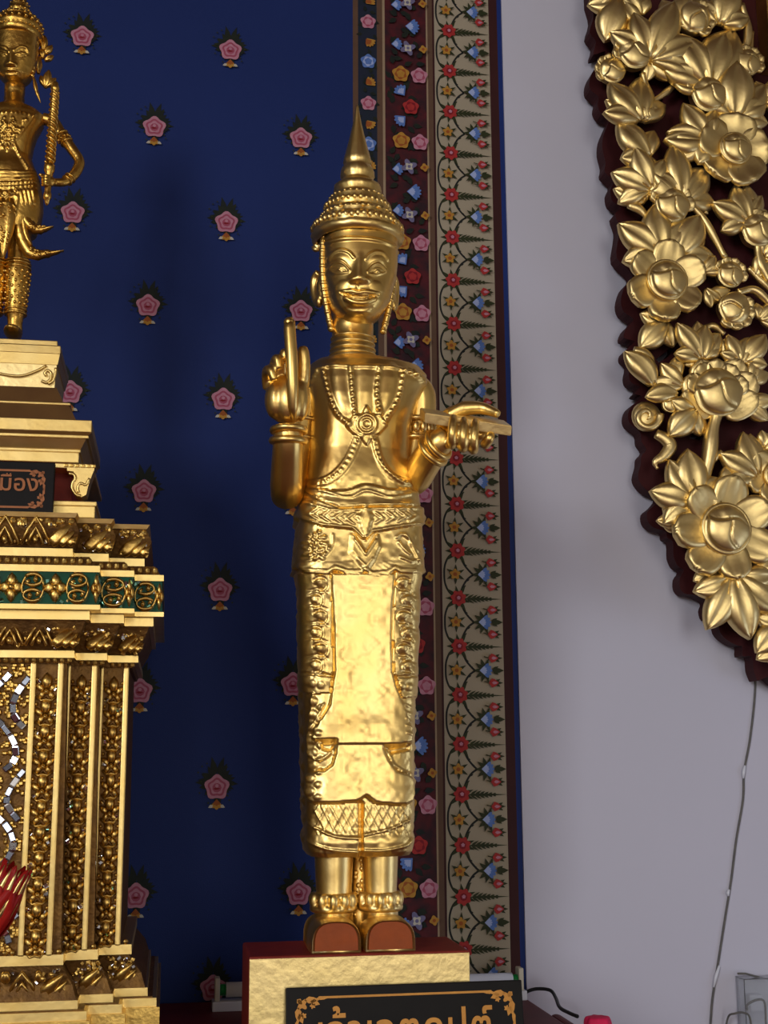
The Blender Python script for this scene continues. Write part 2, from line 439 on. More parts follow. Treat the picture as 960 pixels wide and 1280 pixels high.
def rose(cx, cz, r, n=5, ph=PI/2, notch=0.22):
    return [(cx+r*(1-notch*(0.5-0.5*math.cos(n*(t-ph)+PI*0)))*math.cos(t), cz+r*(1-notch*(0.5-0.5*math.cos(n*(t-ph))))*math.sin(t)) for t in [2*PI*k/(n*6) for k in range(n*6)]]
def leafp(cx, cz, L, wd, ang):
    out = []
    for u, s in [(0, 0), (0.3, 1), (0.6, 0.8), (1, 0), (0.6, -0.8), (0.3, -1)]:
        x, z = u*L, s*wd
        out.append((cx+x*math.cos(ang)-z*math.sin(ang), cz+x*math.sin(ang)+z*math.cos(ang)))
    return out
def band(pts, wd):
    L, R = [], []
    for i, p in enumerate(pts):
        a = pts[max(i-1, 0)]; b = pts[min(i+1, len(pts)-1)]
        dx, dz = b[0]-a[0], b[1]-a[1]; n = math.hypot(dx, dz)+1e-9
        ww = wd[i] if hasattr(wd, '__len__') else wd
        L.append((p[0]-dz/n*ww, p[1]+dx/n*ww)); R.append((p[0]+dz/n*ww, p[1]-dx/n*ww))
    return L+R[::-1]
def halfflower(cx, cz, r, ang, n=5):
    """a half-open blossom seen from the side, petals towards ang"""
    out = [(cx-math.cos(ang)*r*0.55, cz-math.sin(ang)*r*0.55)]
    for k in range(n*4+1):
        t = -1.25+2.5*k/(n*4)
        rr = r*(0.80+0.22*abs(math.sin((k/4)*PI)))
        out.append((cx+rr*math.cos(ang+t), cz+rr*math.sin(ang+t)))
    return out
U = (W(480, 65, YW)[0]-W(479, 65, YW)[0])          # one pixel of the wall there, in metres
def wx(px): return W(px, 65, YW)[0]
ZT, ZB = ROOM_H-0.5, 0.45
def strip(name, p0, p1, m, y=0.0004):
    x0, x1 = wx(p0), wx(p1)
    obj(name, *bbox(x0, x1, YW-y, YW+0.01, ZB, ZT), m, wall_back, False)
strip('painted_line', 441, 447.5, P_BROWN); strip('painted_strip', 447.5, 471, P_NAVY)
strip('painted_line', 471, 478, P_BROWN); strip('painted_line', 478, 481, P_TAN)
strip('painted_strip', 481, 532.5, P_MAROON)
strip('painted_line', 532.5, 534.5, P_TAN); strip('painted_line', 534.5, 540.5, P_BROWN); strip('painted_line', 540.5, 543, P_DMAR)
strip('painted_strip', 543, 611.5, P_CREAM); strip('painted_line', 611.5, 613.2, P_DMAR)
strip('painted_strip', 613.2, 622, P_DMAR); strip('painted_strip', 622, 628, BLUEE)
zA, zB = W(560, 39.5, YW)[2], W(580, 1121, YW)[2]
NP = round((zA-zB)/(52.3*U*1.0)); PER = None
best = None
for n in range(14, 26):
    p = (zA-zB)/n
    e = abs(W(560, 39.5, YW)[2]-W(560, 89.8, YW)[2]-p)+abs(W(578, 929, YW)[2]-W(578, 990.5, YW)[2]-p)
    if best is None or e < best[0]: best = (e, n, p)
PER = best[2]
def cream_motif():
    x0 = 0; Wd = wx(611.5)-wx(543); p = PER
    u = lambda t: t*Wd
    P = []
    left = [(u(0.26), 0), (u(0.12), -0.12*p), (u(0.05), -0.3*p), (u(0.035), -0.5*p), (u(0.05), -0.7*p), (u(0.12), -0.88*p), (u(0.26), -p)]
    P.append((band([tuple(q) for q in spline(left, 5)], 0.016*Wd), 0))
    ra = [(u(0.30), -0.05*p), (u(0.36), -0.26*p), (u(0.44), -0.40*p), (u(0.52), -0.50*p)]
    rb = [(u(0.52), -0.50*p), (u(0.42), -0.60*p), (u(0.34), -0.76*p), (u(0.28), -0.97*p)]
    P.append((band([tuple(q) for q in spline(ra, 5)], 0.016*Wd), 0)); P.append((band([tuple(q) for q in spline(rb, 5)], 0.016*Wd), 0))
    for (a, b, an) in [(0.36, 0.28, -0.4), (0.42, 0.40, -0.3), (0.40, 0.64, 0.5), (0.34, 0.78, 0.6)]:
        P.append((leafp(u(a), -b*p, 0.07*Wd, 0.014*Wd, an), 0))
    # leaves round the red flower, and the long fern to the right
    for k in range(9):
        an = 0.35+k*2*PI/9
        P.append((leafp(u(0.26), 0, 0.26*Wd if k % 2 else 0.21*Wd, 0.032*Wd, an), 1))
    P.append((leafp(u(0.3), -0.01*p, 0.70*Wd, 0.022*Wd, 0), 1))
    for k in range(6):
        x = 0.40+0.075*k; l = 0.15*(1-k/7.5)
        P.append((leafp(u(x), -0.01*p, l*Wd, 0.017*Wd, 0.55), 1)); P.append((leafp(u(x), -0.01*p, l*Wd, 0.017*Wd, -0.55), 1))
    P.append((rose(u(0.26), 0, 0.135*Wd, 7, 0.3, 0.22), 2)); P.append((circ(u(0.26), 0, 0.06*Wd, 8), 3)); P.append((rose(u(0.265), 0.005*Wd, 0.032*Wd, 5), 6))
    # yellow blossom inside the oval
    for k in range(6):
        P.append((leafp(u(0.22), -0.5*p, 0.17*Wd, 0.026*Wd, 0.5+k*PI/3), 1))
    P.append((rose(u(0.21), -0.5*p, 0.095*Wd, 5, PI/2, 0.35), 4)); P.append((circ(u(0.21), -0.5*p, 0.035*Wd, 6), 7))
    # blue blossom with leaves
    for an in (1.9, 2.5, -1.9, -2.5, PI, 1.3, -1.3):
        P.append((leafp(u(0.68), -0.5*p, 0.20*Wd, 0.035*Wd, an), 1))
    P.append((halfflower(u(0.66), -0.5*p, 0.135*Wd, 0.0), 5)); P.append((halfflower(u(0.63), -0.5*p, 0.08*Wd, 0.0), 8))
    P.append((leafp(u(0.80), -0.5*p, 0.19*Wd, 0.045*Wd, 0), 1)); P.append((leafp(u(0.80), -0.5*p, 0.12*Wd, 0.03*Wd, 0.6), 1)); P.append((leafp(u(0.80), -0.5*p, 0.12*Wd, 0.03*Wd, -0.6), 1))
    for s in (1, -1):
        zc = -0.5*p+s*0.255*p
        P.append((band([(u(0.66), zc+0.03*p), (u(0.72), zc+0.012*p), (u(0.78), zc)], 0.008*Wd), 1))
        for an in (0, 0.55, -0.55): P.append((leafp(u(0.82), zc, 0.15*Wd if an == 0 else 0.12*Wd, 0.025*Wd, an), 1))
        P.append((leafp(u(0.73), zc, 0.17*Wd, 0.075*Wd, 0), 2)); P.append((leafp(u(0.78), zc, 0.10*Wd, 0.025*Wd, 0), 6))
    return flat_mesh('cream_motif', P, [P_VINE, P_LEAF, P_RED, P_DRED, P_YEL, P_BLUE, P_PINK, P_ORA, P_PALE])
cm = cream_motif()
nmax = int((zA-ZB)/PER)-1
for i in range(-6, nmax):
    place('painted_garland', cm, Matrix.Translation((wx(543), YW-0.0006, zA-i*PER)), wall_back)
def big_flower(P, cx, cz, r, c0, c1, c2, n=5):
    P.append((rose(cx, cz, r, n, PI/2, 0.2), c0)); P.append((rose(cx, cz, r*0.70, n, PI/2+0.5, 0.2), c1))
    P.append((rose(cx, cz, r*0.48, n, PI/2, 0.2), c0)); P.append((circ(cx, cz, r*0.26, 8), c2))
def maroon_motif():
    p4 = 4*PER; x = lambda px: (px-481)*U; P = []
    ml = [P_DLEAF, P_YEL, P_ORA, P_PINK, P_PINKD, P_RED, P_DRED, P_BLUE, P_PALE, P_PURP, P_WHITE]
    z = lambda t: -t*p4
    for t in np.arange(0.02, 0.98, 0.058):          # dark foliage between the blossoms
        for k in range(3):
            P.append((leafp(x(486+random.uniform(0, 40)), z(t+random.uniform(-.02, .02)), 12*U, 3.4*U, random.uniform(0, 6.28)), 0))
    for t in (0.0, 0.405):
        big_flower(P, x(500), z(t), 11.2*U, 1, 2, 1); big_flower(P, x(523), z(t+0.004), 11*U, 3, 4, 3)
    big_flower(P, x(512), z(0.20), 10.5*U, 5, 6, 5)
    for t, an in ((0.115, 2.2), (0.277, -2.4)):
        P.append((halfflower(x(501), z(t), 10*U, an-PI*0.0), 7)); P.append((halfflower(x(501), z(t), 5.5*U, an), 8))
    for t, s in ((0.56, 1), (0.845, -1)):
        P.append((halfflower(x(493), z(t+0.02*s), 9*U, 0.1), 7)); P.append((halfflower(x(492), z(t+0.02*s), 5*U, 0.1), 8))
        P.append((rose(x(509), z(t), 10.5*U, 4, 0.4, 0.5), 9)); P.append((rose(x(509), z(t), 5.5*U, 4, 0.8, 0.4), 10)); P.append((circ(x(509), z(t), 2.2*U, 6), 9))
        P.append((rose(x(528), z(t), 5.5*U, 4, 0.2, 0.3), 1)); P.append((circ(x(528), z(t), 2*U, 6), 2))
    P.append((halfflower(x(512), z(0.71), 11.5*U, 0.0, 6), 7)); P.append((halfflower(x(510), z(0.71), 6*U, 0.0), 8))
    return flat_mesh('maroon_motif', P, ml)
mm = maroon_motif(); z0m = W(505, 94.6, YW)[2]
for i in range(-2, 6):
    if z0m-(i+1)*4*PER < ZB: break
    place('painted_flower_run', mm, Matrix.Translation((wx(481), YW-0.0006, z0m-i*4*PER)), wall_back)
def navy_motif():
    p2 = 2*PER; x = lambda px: (px-447.5)*U; P = []; z = lambda t: -t*p2
    for t in np.arange(0.03, 1, 0.12):
        for k in range(2): P.append((leafp(x(459.5+random.uniform(-7, 7)), z(t), 8*U, 2.4*U, random.uniform(0, 6.28)), 0))
    big_flower(P, x(460), z(0), 10*U, 3, 4, 3); big_flower(P, x(460), z(0.49), 10*U, 7, 8, 7)
    for t, an in ((0.24, -0.9), (0.755, 0.7)):
        P.append((halfflower(x(461), z(t), 8*U, an), 1)); P.append((halfflower(x(459), z(t), 5.5*U, an), 2))
    return flat_mesh('navy_motif', P, [P_DLEAF, P_YEL, P_ORA, P_PINK, P_PINKD, P_RED, P_DRED, P_BLUE, P_PALE])
nm = navy_motif(); z0n = W(460, 28, YW)[2]
for i in range(-3, 12):
    if z0n-(i+1)*2*PER < ZB: break
    place('painted_flower_run', nm, Matrix.Translation((wx(447.5), YW-0.0006, z0n-i*2*PER)), wall_back)
def sprig():
    P = []; g = 1.0*U
    random.seed(3)
    for k in range(26):
        an = 2*PI*k/26
        rr = (1/(abs(math.cos(an))/24+abs(math.sin(an))/(34 if math.sin(an) > 0 else 27)))
        P.append((leafp(math.cos(an)*rr*0.25*g, math.sin(an)*rr*0.25*g+5*g, rr*0.72*g, 3.2*g, an+random.uniform(-.2, .2)), 0))
    for k in range(14):
        an = random.uniform(0, 2*PI); r = random.uniform(14, 22)*g
        P.append((circ(math.cos(an)*r, math.sin(an)*r*1.2+7*g, 1.1*g, 5), 6))
    P.append((rose(0, 0, 14*g, 5, PI/2, 0.2), 1)); P.append((rose(0, 0, 10.3*g, 5, PI/2, 0.16), 2)); P.append((rose(0, 0, 8*g, 5, PI/2, 0.2), 1))
    P.append((circ(0, -0.5*g, 5*g, 9), 2)); P.append((leafp(-4*g, -1.5*g, 8*g, 1.2*g, 0), 3)); P.append((circ(0, 1.5*g, 2*g, 6), 1))
    P.append((halfflower(0, -16.5*g, 7*g, -PI/2, 3), 4)); P.append((halfflower(0, -15*g, 4.6*g, -PI/2, 3), 5))
    for s in (-1, 1): P.append((leafp(s*4*g, -19*g, 5.5*g, 1.8*g, PI/2-s*0.9-PI if False else (-0.45 if s > 0 else PI+0.45)), 7))
    return flat_mesh('sprig', P, [P_DLEAF, P_PINK, P_PINKD, P_DRED, P_YEL, P_ORA, P_LEAF, P_WHITE])
sg = sprig()
SPR = [(288, 64), (283, 279), (279, 500), (275, 738), (271, 984), (103, 47), (91, 267), (88, 491), (193, 160), (185, 383), (180, 615),
       (376, 174), (376, 390), (366, 856), (373, 1116), (175, 864), (170, 1120), (366, 620), (84, 725), (78, 985), (266, 1235), (10, 370), (0, 600), (200, -50), (378, -40)]
for (px, py) in SPR:
    place('painted_sprig', sg, Matrix.Translation(Vector(W(px, py, YW-0.0004))), wall_back)
random.seed(11)

# ==================================================================== ALTAR TABLE
ZTAB = W(265, 1266, YW-0.12)[2]
XT1 = W(660, 1245, YW-0.10)[0]           # the top ends with the lamp; a narrower leaf runs on beside it
YLF = 2.22; XT2 = W(722, 1276, 2.12)[0]
tb = empty('altar_table', (-0.1, 2.0, 0), 'dark red lacquered altar table under the gilded statues', 'table')
obj('table_top', *bbox(-1.3, XT1, 1.36, YW-0.012, ZTAB-0.05, ZTAB, 0.006), REDTOP, tb, False)
obj('side_leaf', *bbox(XT1, XT2, 1.36, YLF, ZTAB-0.05, ZTAB, 0.006), REDTOP, tb, False)
obj('apron_panel', *bbox(-1.26, XT1-0.04, 1.40, YW-0.03, ZTAB-0.22, ZTAB-0.05), REDTOP, tb, False)
for sx in (-1.24, XT1-0.13):
    for sy in (1.41, YW-0.12): obj('leg', *bbox(sx, sx+0.09, sy, sy+0.09, 0, ZTAB-0.22, 0.006), REDTOP, tb, False)

# ==================================================================== MAIN STATUE
YS = 2.0
ST_X = W(446, 700, YS)[0]
PLF, PLB = YS-0.105, YS+0.048         # plinth front and back
zpl = W(447, 1192, PLF)[2]
px0, px1 = W(311, 1194, PLF)[0], W(587, 1190, PLF)[0]
pl = empty('statue_plinth', ((px0+px1)/2, (PLF+PLB)/2, ZTAB), 'gold leaf block with red top edges carrying the smiling crowned statue', 'plinth')
obj('block', *bbox(px0, px1, PLF, PLB, ZTAB, zpl, 0.004), REDLAC, pl, False)
g = bbox(px0+0.001, px1-0.0005, PLF-0.0016, PLF+0.002, ZTAB+0.001, zpl-0.003, 0.001); obj('gilded_face', *g, GOLD_PL, pl, False)

st = empty('crowned_statue', (ST_X, YS, zpl), 'gilded smiling statue with tall pointed crown holding a stylus and a manuscript', 'statue')
# ---- body: shoulders to skirt hem, relief worked into one continuous carved surface
RT = [ # py, left, right, half depth, squareness
 (450, 412, 480, .036, 2.2), (454, 396, 506, .044, 2.2), (460, 388, 524, .054, 2.3), (470, 382, 532, .062, 2.4), (485, 381, 531, .066, 2.5), (505, 383, 520, .068, 2.5), (535, 385, 511, .066, 2.5),
 (570, 383, 509, .066, 2.6), (600, 380, 514, .069, 3.0), (620, 379, 517, .071, 3.4), (632, 378, 518, .071, 3.6), (640, 374, 521, .074, 4), (660, 372, 522, .075, 4.2), (720, 370, 521, .076, 4.5),
 (740, 372, 518, .074, 4.5), (850, 374, 515, .072, 4.5), (950, 377, 513, .072, 4.5), (1020, 378, 513, .073, 4.3), (1050, 380, 511, .074, 4), (1062, 384, 508, .071, 4), (1068, 388, 504, .064, 4)]
rows = np.concatenate([np.arange(450, 470, 1.0), np.arange(470, 1068.1, 1.45)])
V, N, front = rows_surface(rows, ip(rows, RT, 1), ip(rows, RT, 2), ip(rows, RT, 3), ip(rows, RT, 4), YS)
nr, ring = V.shape[:2]
X, Yp = proj(V.reshape(-1, 3)); X = X.reshape(nr, ring); Yp = Yp.reshape(nr, ring)
isf = N[:, :, 1] < -0.05
H = np.zeros((nr, ring)); RR = np.repeat(rows[:, None], ring, 1)
Z = np.where(isf, Yp, RR)             # row coordinate used for bands
XX = X
lab = np.zeros((nr, ring), int)       # 0 torso 1 sash 2 belt 3 hip cloth 4 skirt 5 apron 6 side sash 7 cuff
top_s = np.interp(X, [360, 381, 429, 456.5, 487, 510, 525], [609, 609, 613, 605, 611, 611, 611])
bot_s = np.interp(X, [360, 381, 407, 426, 456.5, 510, 525], [612, 613, 628, 635, 633, 632, 632])
bot_b = np.interp(X, [367, 379, 403, 440, 452, 458, 465, 523], [648, 650, 659, 663, 675, 675, 667, 657])
hem_h = np.interp(X, [377, 384, 410, 418, 435, 450, 455.6, 465, 484, 493, 500, 516], [711, 717, 719, 713, 719, 718, 715, 721, 719, 713.5, 717, 717])
back = ~isf
top_s[back] = 609; bot_s[back] = 632; bot_b[back] = 658; hem_h[back] = 717
def sm(t): t = np.clip(t, 0, 1); return t*t*(3-2*t)
lab[(Z >= top_s)] = 1; lab[Z >= bot_s] = 2; lab[Z >= bot_b] = 3; lab[Z >= hem_h] = 4
APR = [(412, 715), (412, 724), (415.6, 782), (416.8, 839), (411, 880), (401, 898), (392.7, 912), (391, 922), (396, 927), (405, 926.5), (419, 926), (418, 940), (414, 955), (406, 961), (392, 963), (384, 968), (383.5, 992), (388, 1002), (396, 1005.5), (422, 1005), (446, 1003),
       (452, 1000), (457, 996), (462, 1000), (468, 1005), (490, 1007), (505, 1007), (513, 1002), (515.5, 992), (514.5, 972), (508, 966), (496, 962), (486, 948), (481, 934), (495, 933), (513, 929), (513.5, 910), (505, 880), (497, 858), (492, 839), (491, 782), (494.7, 715)]
SSL = [(379, 716), (412, 716), (415, 782), (416, 839), (412, 866), (395, 868), (372, 864), (374, 716)]
SSR = [(495, 716), (525, 714), (523, 870), (514, 871), (503, 873), (493, 840), (491, 782)]
apr = inside(X, Yp, APR) & isf & (Z > hem_h)
ssl = inside(X, Yp, SSL) & (Z > hem_h) & ~apr & isf; ssr = inside(X, Yp, SSR) & (Z > hem_h) & ~apr & isf
cuff = (Z > 1004) & ~apr
lab[ssl | ssr] = 6; lab[cuff] = 7; lab[apr] = 5
# heights
H += np.where(lab == 1, 0.0045*sm((Z-top_s)/5)*sm((bot_s-Z)/3+0.3), 0)
H += np.where(lab == 2, 0.006*sm((Z-bot_s)/3)*sm((bot_b-Z)/3+.2), 0)
H += np.where(lab == 3, 0.0015+0.0045*sm((Z-bot_b)/60), 0)
ss_h = 0.0045
H += np.where(lab == 6, ss_h*(0.8+0.2*np.sin(Z/7.0)), 0)
H += np.where(lab == 5, 0.0085*np.clip(pdist(X, Yp, APR, True, 8)/3.5, 0.25, 1), 0)
H += np.where(lab == 5, -0.002*np.sin(np.clip((Z-720)/210, 0, 1)*PI)+0.003*sm((Z-880)/45)*(Z < 930)+0.003*sm((Z-960)/40), 0)
H += np.where(lab == 7, 0.0035*sm((Z-1035)/18), 0)
FX = X[isf]; FY = Yp[isf]; h = np.zeros(FX.shape)
def ridge(P, wd, hh, closed=False, sp=0):
    global h
    if sp: P = spline(P, sp)
    h = h + f_ridge(FX, FY, [tuple(p) for p in P], wd, hh, closed)
def bead(P, step, r, hh):
    global h
    h = h + f_beads(FX, FY, P, step, r, hh)
# collar straps and beads
for P in ([(404, 462), (411, 490), (421, 516), (436, 531)], [(438, 459), (440.5, 490), (443.5, 520)], [(474, 459), (470.5, 492), (474, 518)], [(504, 466), (497, 497), (480, 528)]):
    ridge(P, 4.5, 0.0022, sp=6); bead(P, 7, 2.9, 0.0030)
for P in ([(421, 459), (424, 490), (433, 512)], [(456, 459), (456, 485), (457, 512)], [(489, 461), (485, 490), (477, 512)]): ridge(P, 9, 0.0018, sp=6)
ridge([(396, 461), (415, 457), (450, 458), (490, 459), (520, 468)], 3, 0.003, sp=6)
ridge([(520, 466), (535, 480), (540, 492)], 4, 0.004, sp=4); bead([(505, 461), (520, 470), (533, 484)], 6, 2.6, 0.003)
bead([(396, 463), (388, 478), (384, 500)], 6, 2.8, 0.003)
# medallion
h += f_poly(FX, FY, [(457.5, 507), (463, 518), (474, 519), (484, 532), (474, 543), (466, 546), (458, 557), (450, 547), (441, 543), (431, 533), (441, 520), (452, 518)], 0.0045, 3)
ridge([(457.5+11.5*math.cos(a), 531+11.5*math.sin(a)) for a in np.linspace(0, 2*PI, 20)], 2.4, 0.0028)
ridge([(457.5+5.5*math.cos(a), 531+5.5*math.sin(a)) for a in np.linspace(0, 2*PI, 14)], 2.2, 0.0026)
for P in ([(457.5, 509), (463, 519), (473, 520), (482, 532), (473, 542), (466, 546), (458, 556), (450, 546), (442, 542), (433, 533), (442, 521), (452, 519), (457.5, 509)],): ridge(P, 1.7, 0.0018)
ridge([(447, 550), (452, 545)], 3, .002); 
# crossing straps under the medallion
for P in ([(447, 549), (437, 572), (424, 590), (408, 601), (386, 605)], [(468, 550), (474, 574), (484, 590), (496, 599), (510, 603)]):
    ridge(P, 5.5, 0.0024, sp=6); bead(P, 6, 2.6, 0.0014)
    ridge([(p[0]-3.5, p[1]-3) for p in P], 1.5, 0.0016, sp=6); ridge([(p[0]+3.5, p[1]+3) for p in P], 1.5, 0.0016, sp=6)
h += f_gauss(FX, FY, 425, 505, 26, 30, 0.004)+f_gauss(FX, FY, 488, 505, 24, 30, 0.004)      # chest
h += f_gauss(FX, FY, 450, 590, 40, 22, 0.003)
# sash folds
ridge([(381, 610), (429, 615), (456.5, 607), (487, 613), (512, 612)], 2.2, 0.0026, sp=5)
ridge([(400, 613), (435, 622), (457.5, 614), (487, 622), (511, 618)], 1.8, 0.0022, sp=5)
ridge([(384, 615), (407, 629), (426, 634.5), (456.5, 632), (511, 631)], 1.8, 0.002, sp=5)
# belt
ridge([(379, 626), (407, 636), (426, 638.5), (456, 637), (521, 636)], 1.6, 0.0022, sp=5)
ridge([(368, 646), (403, 656.5), (440, 660), (452, 672), (458, 672), (465, 664.5), (522, 654.5)], 1.9, 0.0028)
for cx, cy in ((393, 643), (407, 646), (422, 648), (437, 649), (473, 648), (487, 647), (501, 646), (514, 645)):
    s = 1 if cx < 455 else -1
    ridge([(cx+5*s, cy-7), (cx-5*s, cy), (cx+5*s, cy+7)], 1.9, 0.0026); ridge([(cx+9*s, cy-4), (cx+3*s, cy), (cx+9*s, cy+4)], 1.6, 0.0018)
CL = [(456.5, 633), (465, 646), (462, 660), (456.5, 676), (450.5, 660), (447, 646)]
h += f_poly(FX, FY, CL, 0.004, 3); ridge(CL, 1.5, 0.0016, True)
# pendant on the hip cloth
PD = [(440, 667), (445, 669), (456.5, 690), (468, 669), (473, 668), (474, 684), (467, 700), (456.5, 717), (447, 703), (438, 690)]
h += f_poly(FX, FY, PD, 0.0034, 2.5); ridge([(444, 676), (456.5, 694), (469, 676)], 2.2, 0.0028); ridge([(439, 669), (437, 691), (448, 704), (456.5, 716), (466, 702), (474, 684), (472, 670)], 1.8, 0.0018)
ridge([(447, 699), (456.5, 708), (465, 699)], 1.6, 0.0018)
# rosette and sprays on the hips
for k in range(26):
    a = k*2.4; r = 3.2*math.sqrt(k); bead([(396+r*math.cos(a), 683+r*1.15*math.sin(a)), (396.5+r*math.cos(a), 684+r*1.15*math.sin(a))], 20, 3.0, 0.0032)
ridge([(416, 668), (415, 682), (405, 695), (386, 702)], 1.6, 0.002, sp=4)
for P in ([(498, 678), (505, 688), (511, 693)], [(506, 668), (515, 682), (520, 690)], [(495, 672), (502, 668), (508, 672)], [(500, 697), (512, 702), (520, 700)], [(511, 679), (517, 692), (521, 704)]): ridge(P, 2.0, 0.0028, sp=4)
for k in range(7): ridge([(384, 700+2*k), (410, 704+1.6*k), (440, 703+1.8*k)], 1.0, 0.0007, sp=4)
for k in range(5): ridge([(470, 706+2*k), (492, 702+2*k), (520, 704+2.2*k)], 1.0, 0.0006, sp=4)
# hem of the hip cloth
for o_ in (-1.5, -4.5): ridge([(378, 710+o_), (384, 717+o_), (410, 719+o_), (418, 713+o_), (435, 719+o_), (450, 718+o_), (456, 715+o_), (465, 721+o_), (484, 719+o_), (493, 713.5+o_), (500, 717+o_), (517, 717+o_)], 1.7, 0.0026)
# apron edges
ridge([(413, 724), (416.6, 782), (418, 839), (412, 880), (394, 912)], 1.8, 0.0016, sp=6)
# side sash scrolls
def scrolls(x0, x1, y0, y1, flip):
    y = y0; k = 0
    while y < y1-12:
        xm = (x0+x1)/2+(-1)**k*3*flip; r = 8.5
        P = [(xm+r*math.cos(t)*flip, y+8+r*0.95*math.sin(t)) for t in np.linspace(-2.6, 1.7, 10)]
        ridge(P, 1.7, -0.0026); ridge([(p[0]+1.5, p[1]+2.5) for p in P], 2.2, 0.0016)
        ridge([(x0+1, y+17), (xm, y+14), (x1-2, y+19)], 1.3, -0.0020, sp=3)
        bead([(xm, y+7), (xm, y+8)], 20, 4.6, 0.0026)
        y += 20.5; k += 1
scrolls(384, 411, 722, 838, 1); scrolls(496, 516, 722, 842, -1)
ridge([(374, 841), (395, 843), (415, 845)], 1.6, -0.004, sp=3); ridge([(494, 846), (506, 846), (522, 844)], 1.5, -0.004, sp=3)
bead([(382, 852), (397, 856), (410, 856)], 9, 5, 0.002); bead([(500, 858), (512, 860)], 9, 5, 0.002)
# skirt between sash and cuffs: tumbling folds and rivets
for yy in range(876, 1000, 16): bead([(392, yy), (390, yy+8)], 20, 6, 0.003); bead([(400, yy+8), (399, yy+9)], 20, 4, 0.002)
ridge([(392, 868), (388, 900), (386, 935), (386, 962)], 2.5, 0.003, sp=4); ridge([(405, 880), (398, 895), (388, 915), (386, 938), (396, 950), (410, 944), (419, 930)], 2.2, 0.003, sp=4)
ridge([(484, 938), (492, 955), (503, 963), (513, 968)], 2.2, 0.003, sp=4)
for k in range(5): ridge([(505, 880+k*9), (513, 884+k*9)], 2, 0.0014)
# the two notches under the first tier of the apron sink in
h += f_poly(FX, FY, [(400, 929), (418, 928), (416, 940), (402, 938)], -0.006, 3)+f_poly(FX, FY, [(483, 936), (513, 931), (513, 938), (488, 943)], -0.006, 3)
# lower tier dents
for px_, py_ in ((452, 985), (430, 975), (440, 960), (470, 978), (436, 900), (462, 890), (446, 845), (428, 865), (430, 815)): h += f_gauss(FX, FY, px_, py_, 7, 12, -0.0007)
# cuffs: lattice band, rim, split in the middle
for k in range(-3, 16):
    a = 380+k*11
    ridge([(a, 1008), (a+18, 1042)], 1.3, 0.0012); ridge([(a+18, 1008), (a, 1042)], 1.3, 0.0012)
ridge([(386, 1028), (392.5, 1033), (417.5, 1045), (449, 1048)], 1.8, 0.003, sp=4); ridge([(454, 1044), (488, 1036), (513, 1024)], 1.8, 0.003, sp=4)
ridge([(386, 1050), (400, 1058), (420, 1063), (449, 1065)], 2.2, 0.003, sp=4); ridge([(454, 1063), (480, 1063), (505, 1057), (513, 1048)], 2.2, 0.003, sp=4)
ridge([(451.5, 1004), (451.5, 1030), (451, 1072)], 3.4, -0.014)
H[isf] += h*np.clip(-N[:, :, 1][isf]*1.6, 0, 1)
# chisel dents on the sides and all over
rng = np.random.RandomState(5)
nz = rng.randn(nr//4+2, ring//4+2)
from_i = np.linspace(0, nz.shape[0]-1.01, nr); from_j = np.linspace(0, nz.shape[1]-1.01, ring)
ii = from_i.astype(int); jj = from_j.astype(int); fi = (from_i-ii)[:, None]; fj = (from_j-jj)[None]
NZ = nz[np.ix_(ii, jj)]*(1-fi)*(1-fj)+nz[np.ix_(ii+1, jj)]*fi*(1-fj)+nz[np.ix_(ii, jj+1)]*(1-fi)*fj+nz[np.ix_(ii+1, jj+1)]*fi*fj
H += NZ*np.where(lab == 5, 0.00026, np.where(RR > 605, 0.00040, 0.00012)) + NZ*np.where(isf, 0, 0.0007)*(RR > 605)
for yy in range(650, 1050, 22):       # knobs carved down the flanks
    H += np.where(~isf & (V[:, :, 1] < YS+0.03), 0.0035*np.exp(-((RR-yy)/6.0)**2)*np.exp(-((V[:, :, 1]-YS+0.02)/0.02)**2), 0)
V2 = V+N*H[:, :, None]
F = grid_faces(nr, ring)
labf = [lab[f[0] // ring, f[0] % ring] for f in F[:-2]]+[0, 7]
Vf = V2.reshape(-1, 3)
for li, nm_, lb in ((0, 'torso', None), (1, 'waist_sash', None), (2, 'belt', 'belt carved with chevrons and a hanging lozenge'), (3, 'hip_cloth', 'hip cloth with wavy hem and heart shaped pendant'),
                    (4, 'skirt', None), (5, 'apron', 'smooth tiered apron flaring to a scalloped hem'), (6, 'side_sash', 'hanging sashes carved with scrolls'), (7, 'trouser_cuff', 'trouser cuffs with lattice border')):
    vs, fs = sub(Vf, F, [l == li for l in labf])
    o = obj(nm_, vs, fs, GOLD_SM if li == 0 else GOLD, st)
    if lb: tag(o, lb)
# ---- neck, head, ears, crown
def zz(py, px=447, Y=YS): return W(px, py, Y)[2]
def mpp(py, px=447, Y=YS): return W(px+1, py, Y)[0]-W(px, py, Y)[0]
HX = W(446, 350, YS)[0]
neck = [(zz(456), 0.041), (zz(450), 0.0385), (zz(447), 0.0385), (zz(445.5), 0.0358), (zz(440), 0.0372), (zz(438.6), 0.0348), (zz(433), 0.0364), (zz(431.6), 0.0340), (zz(425), 0.0356), (zz(423.6), 0.0336), (zz(412), 0.0345), (zz(395), 0.0345)]
obj('neck', *lathe(neck, (W(441, 430, YS)[0], YS+0.002), 40), GOLD_SM, st)
for py_, r_ in ((446, .0375), (439, .0362), (432, .0352), (424.5, .0346)): obj('neck_ring', *ring_at((W(441, 430, YS)[0], YS+0.002, zz(py_)), (W(441, 430, YS)[0], YS+0.002, zz(py_-20)), r_, .0022, 48), GOLD_SM, st)
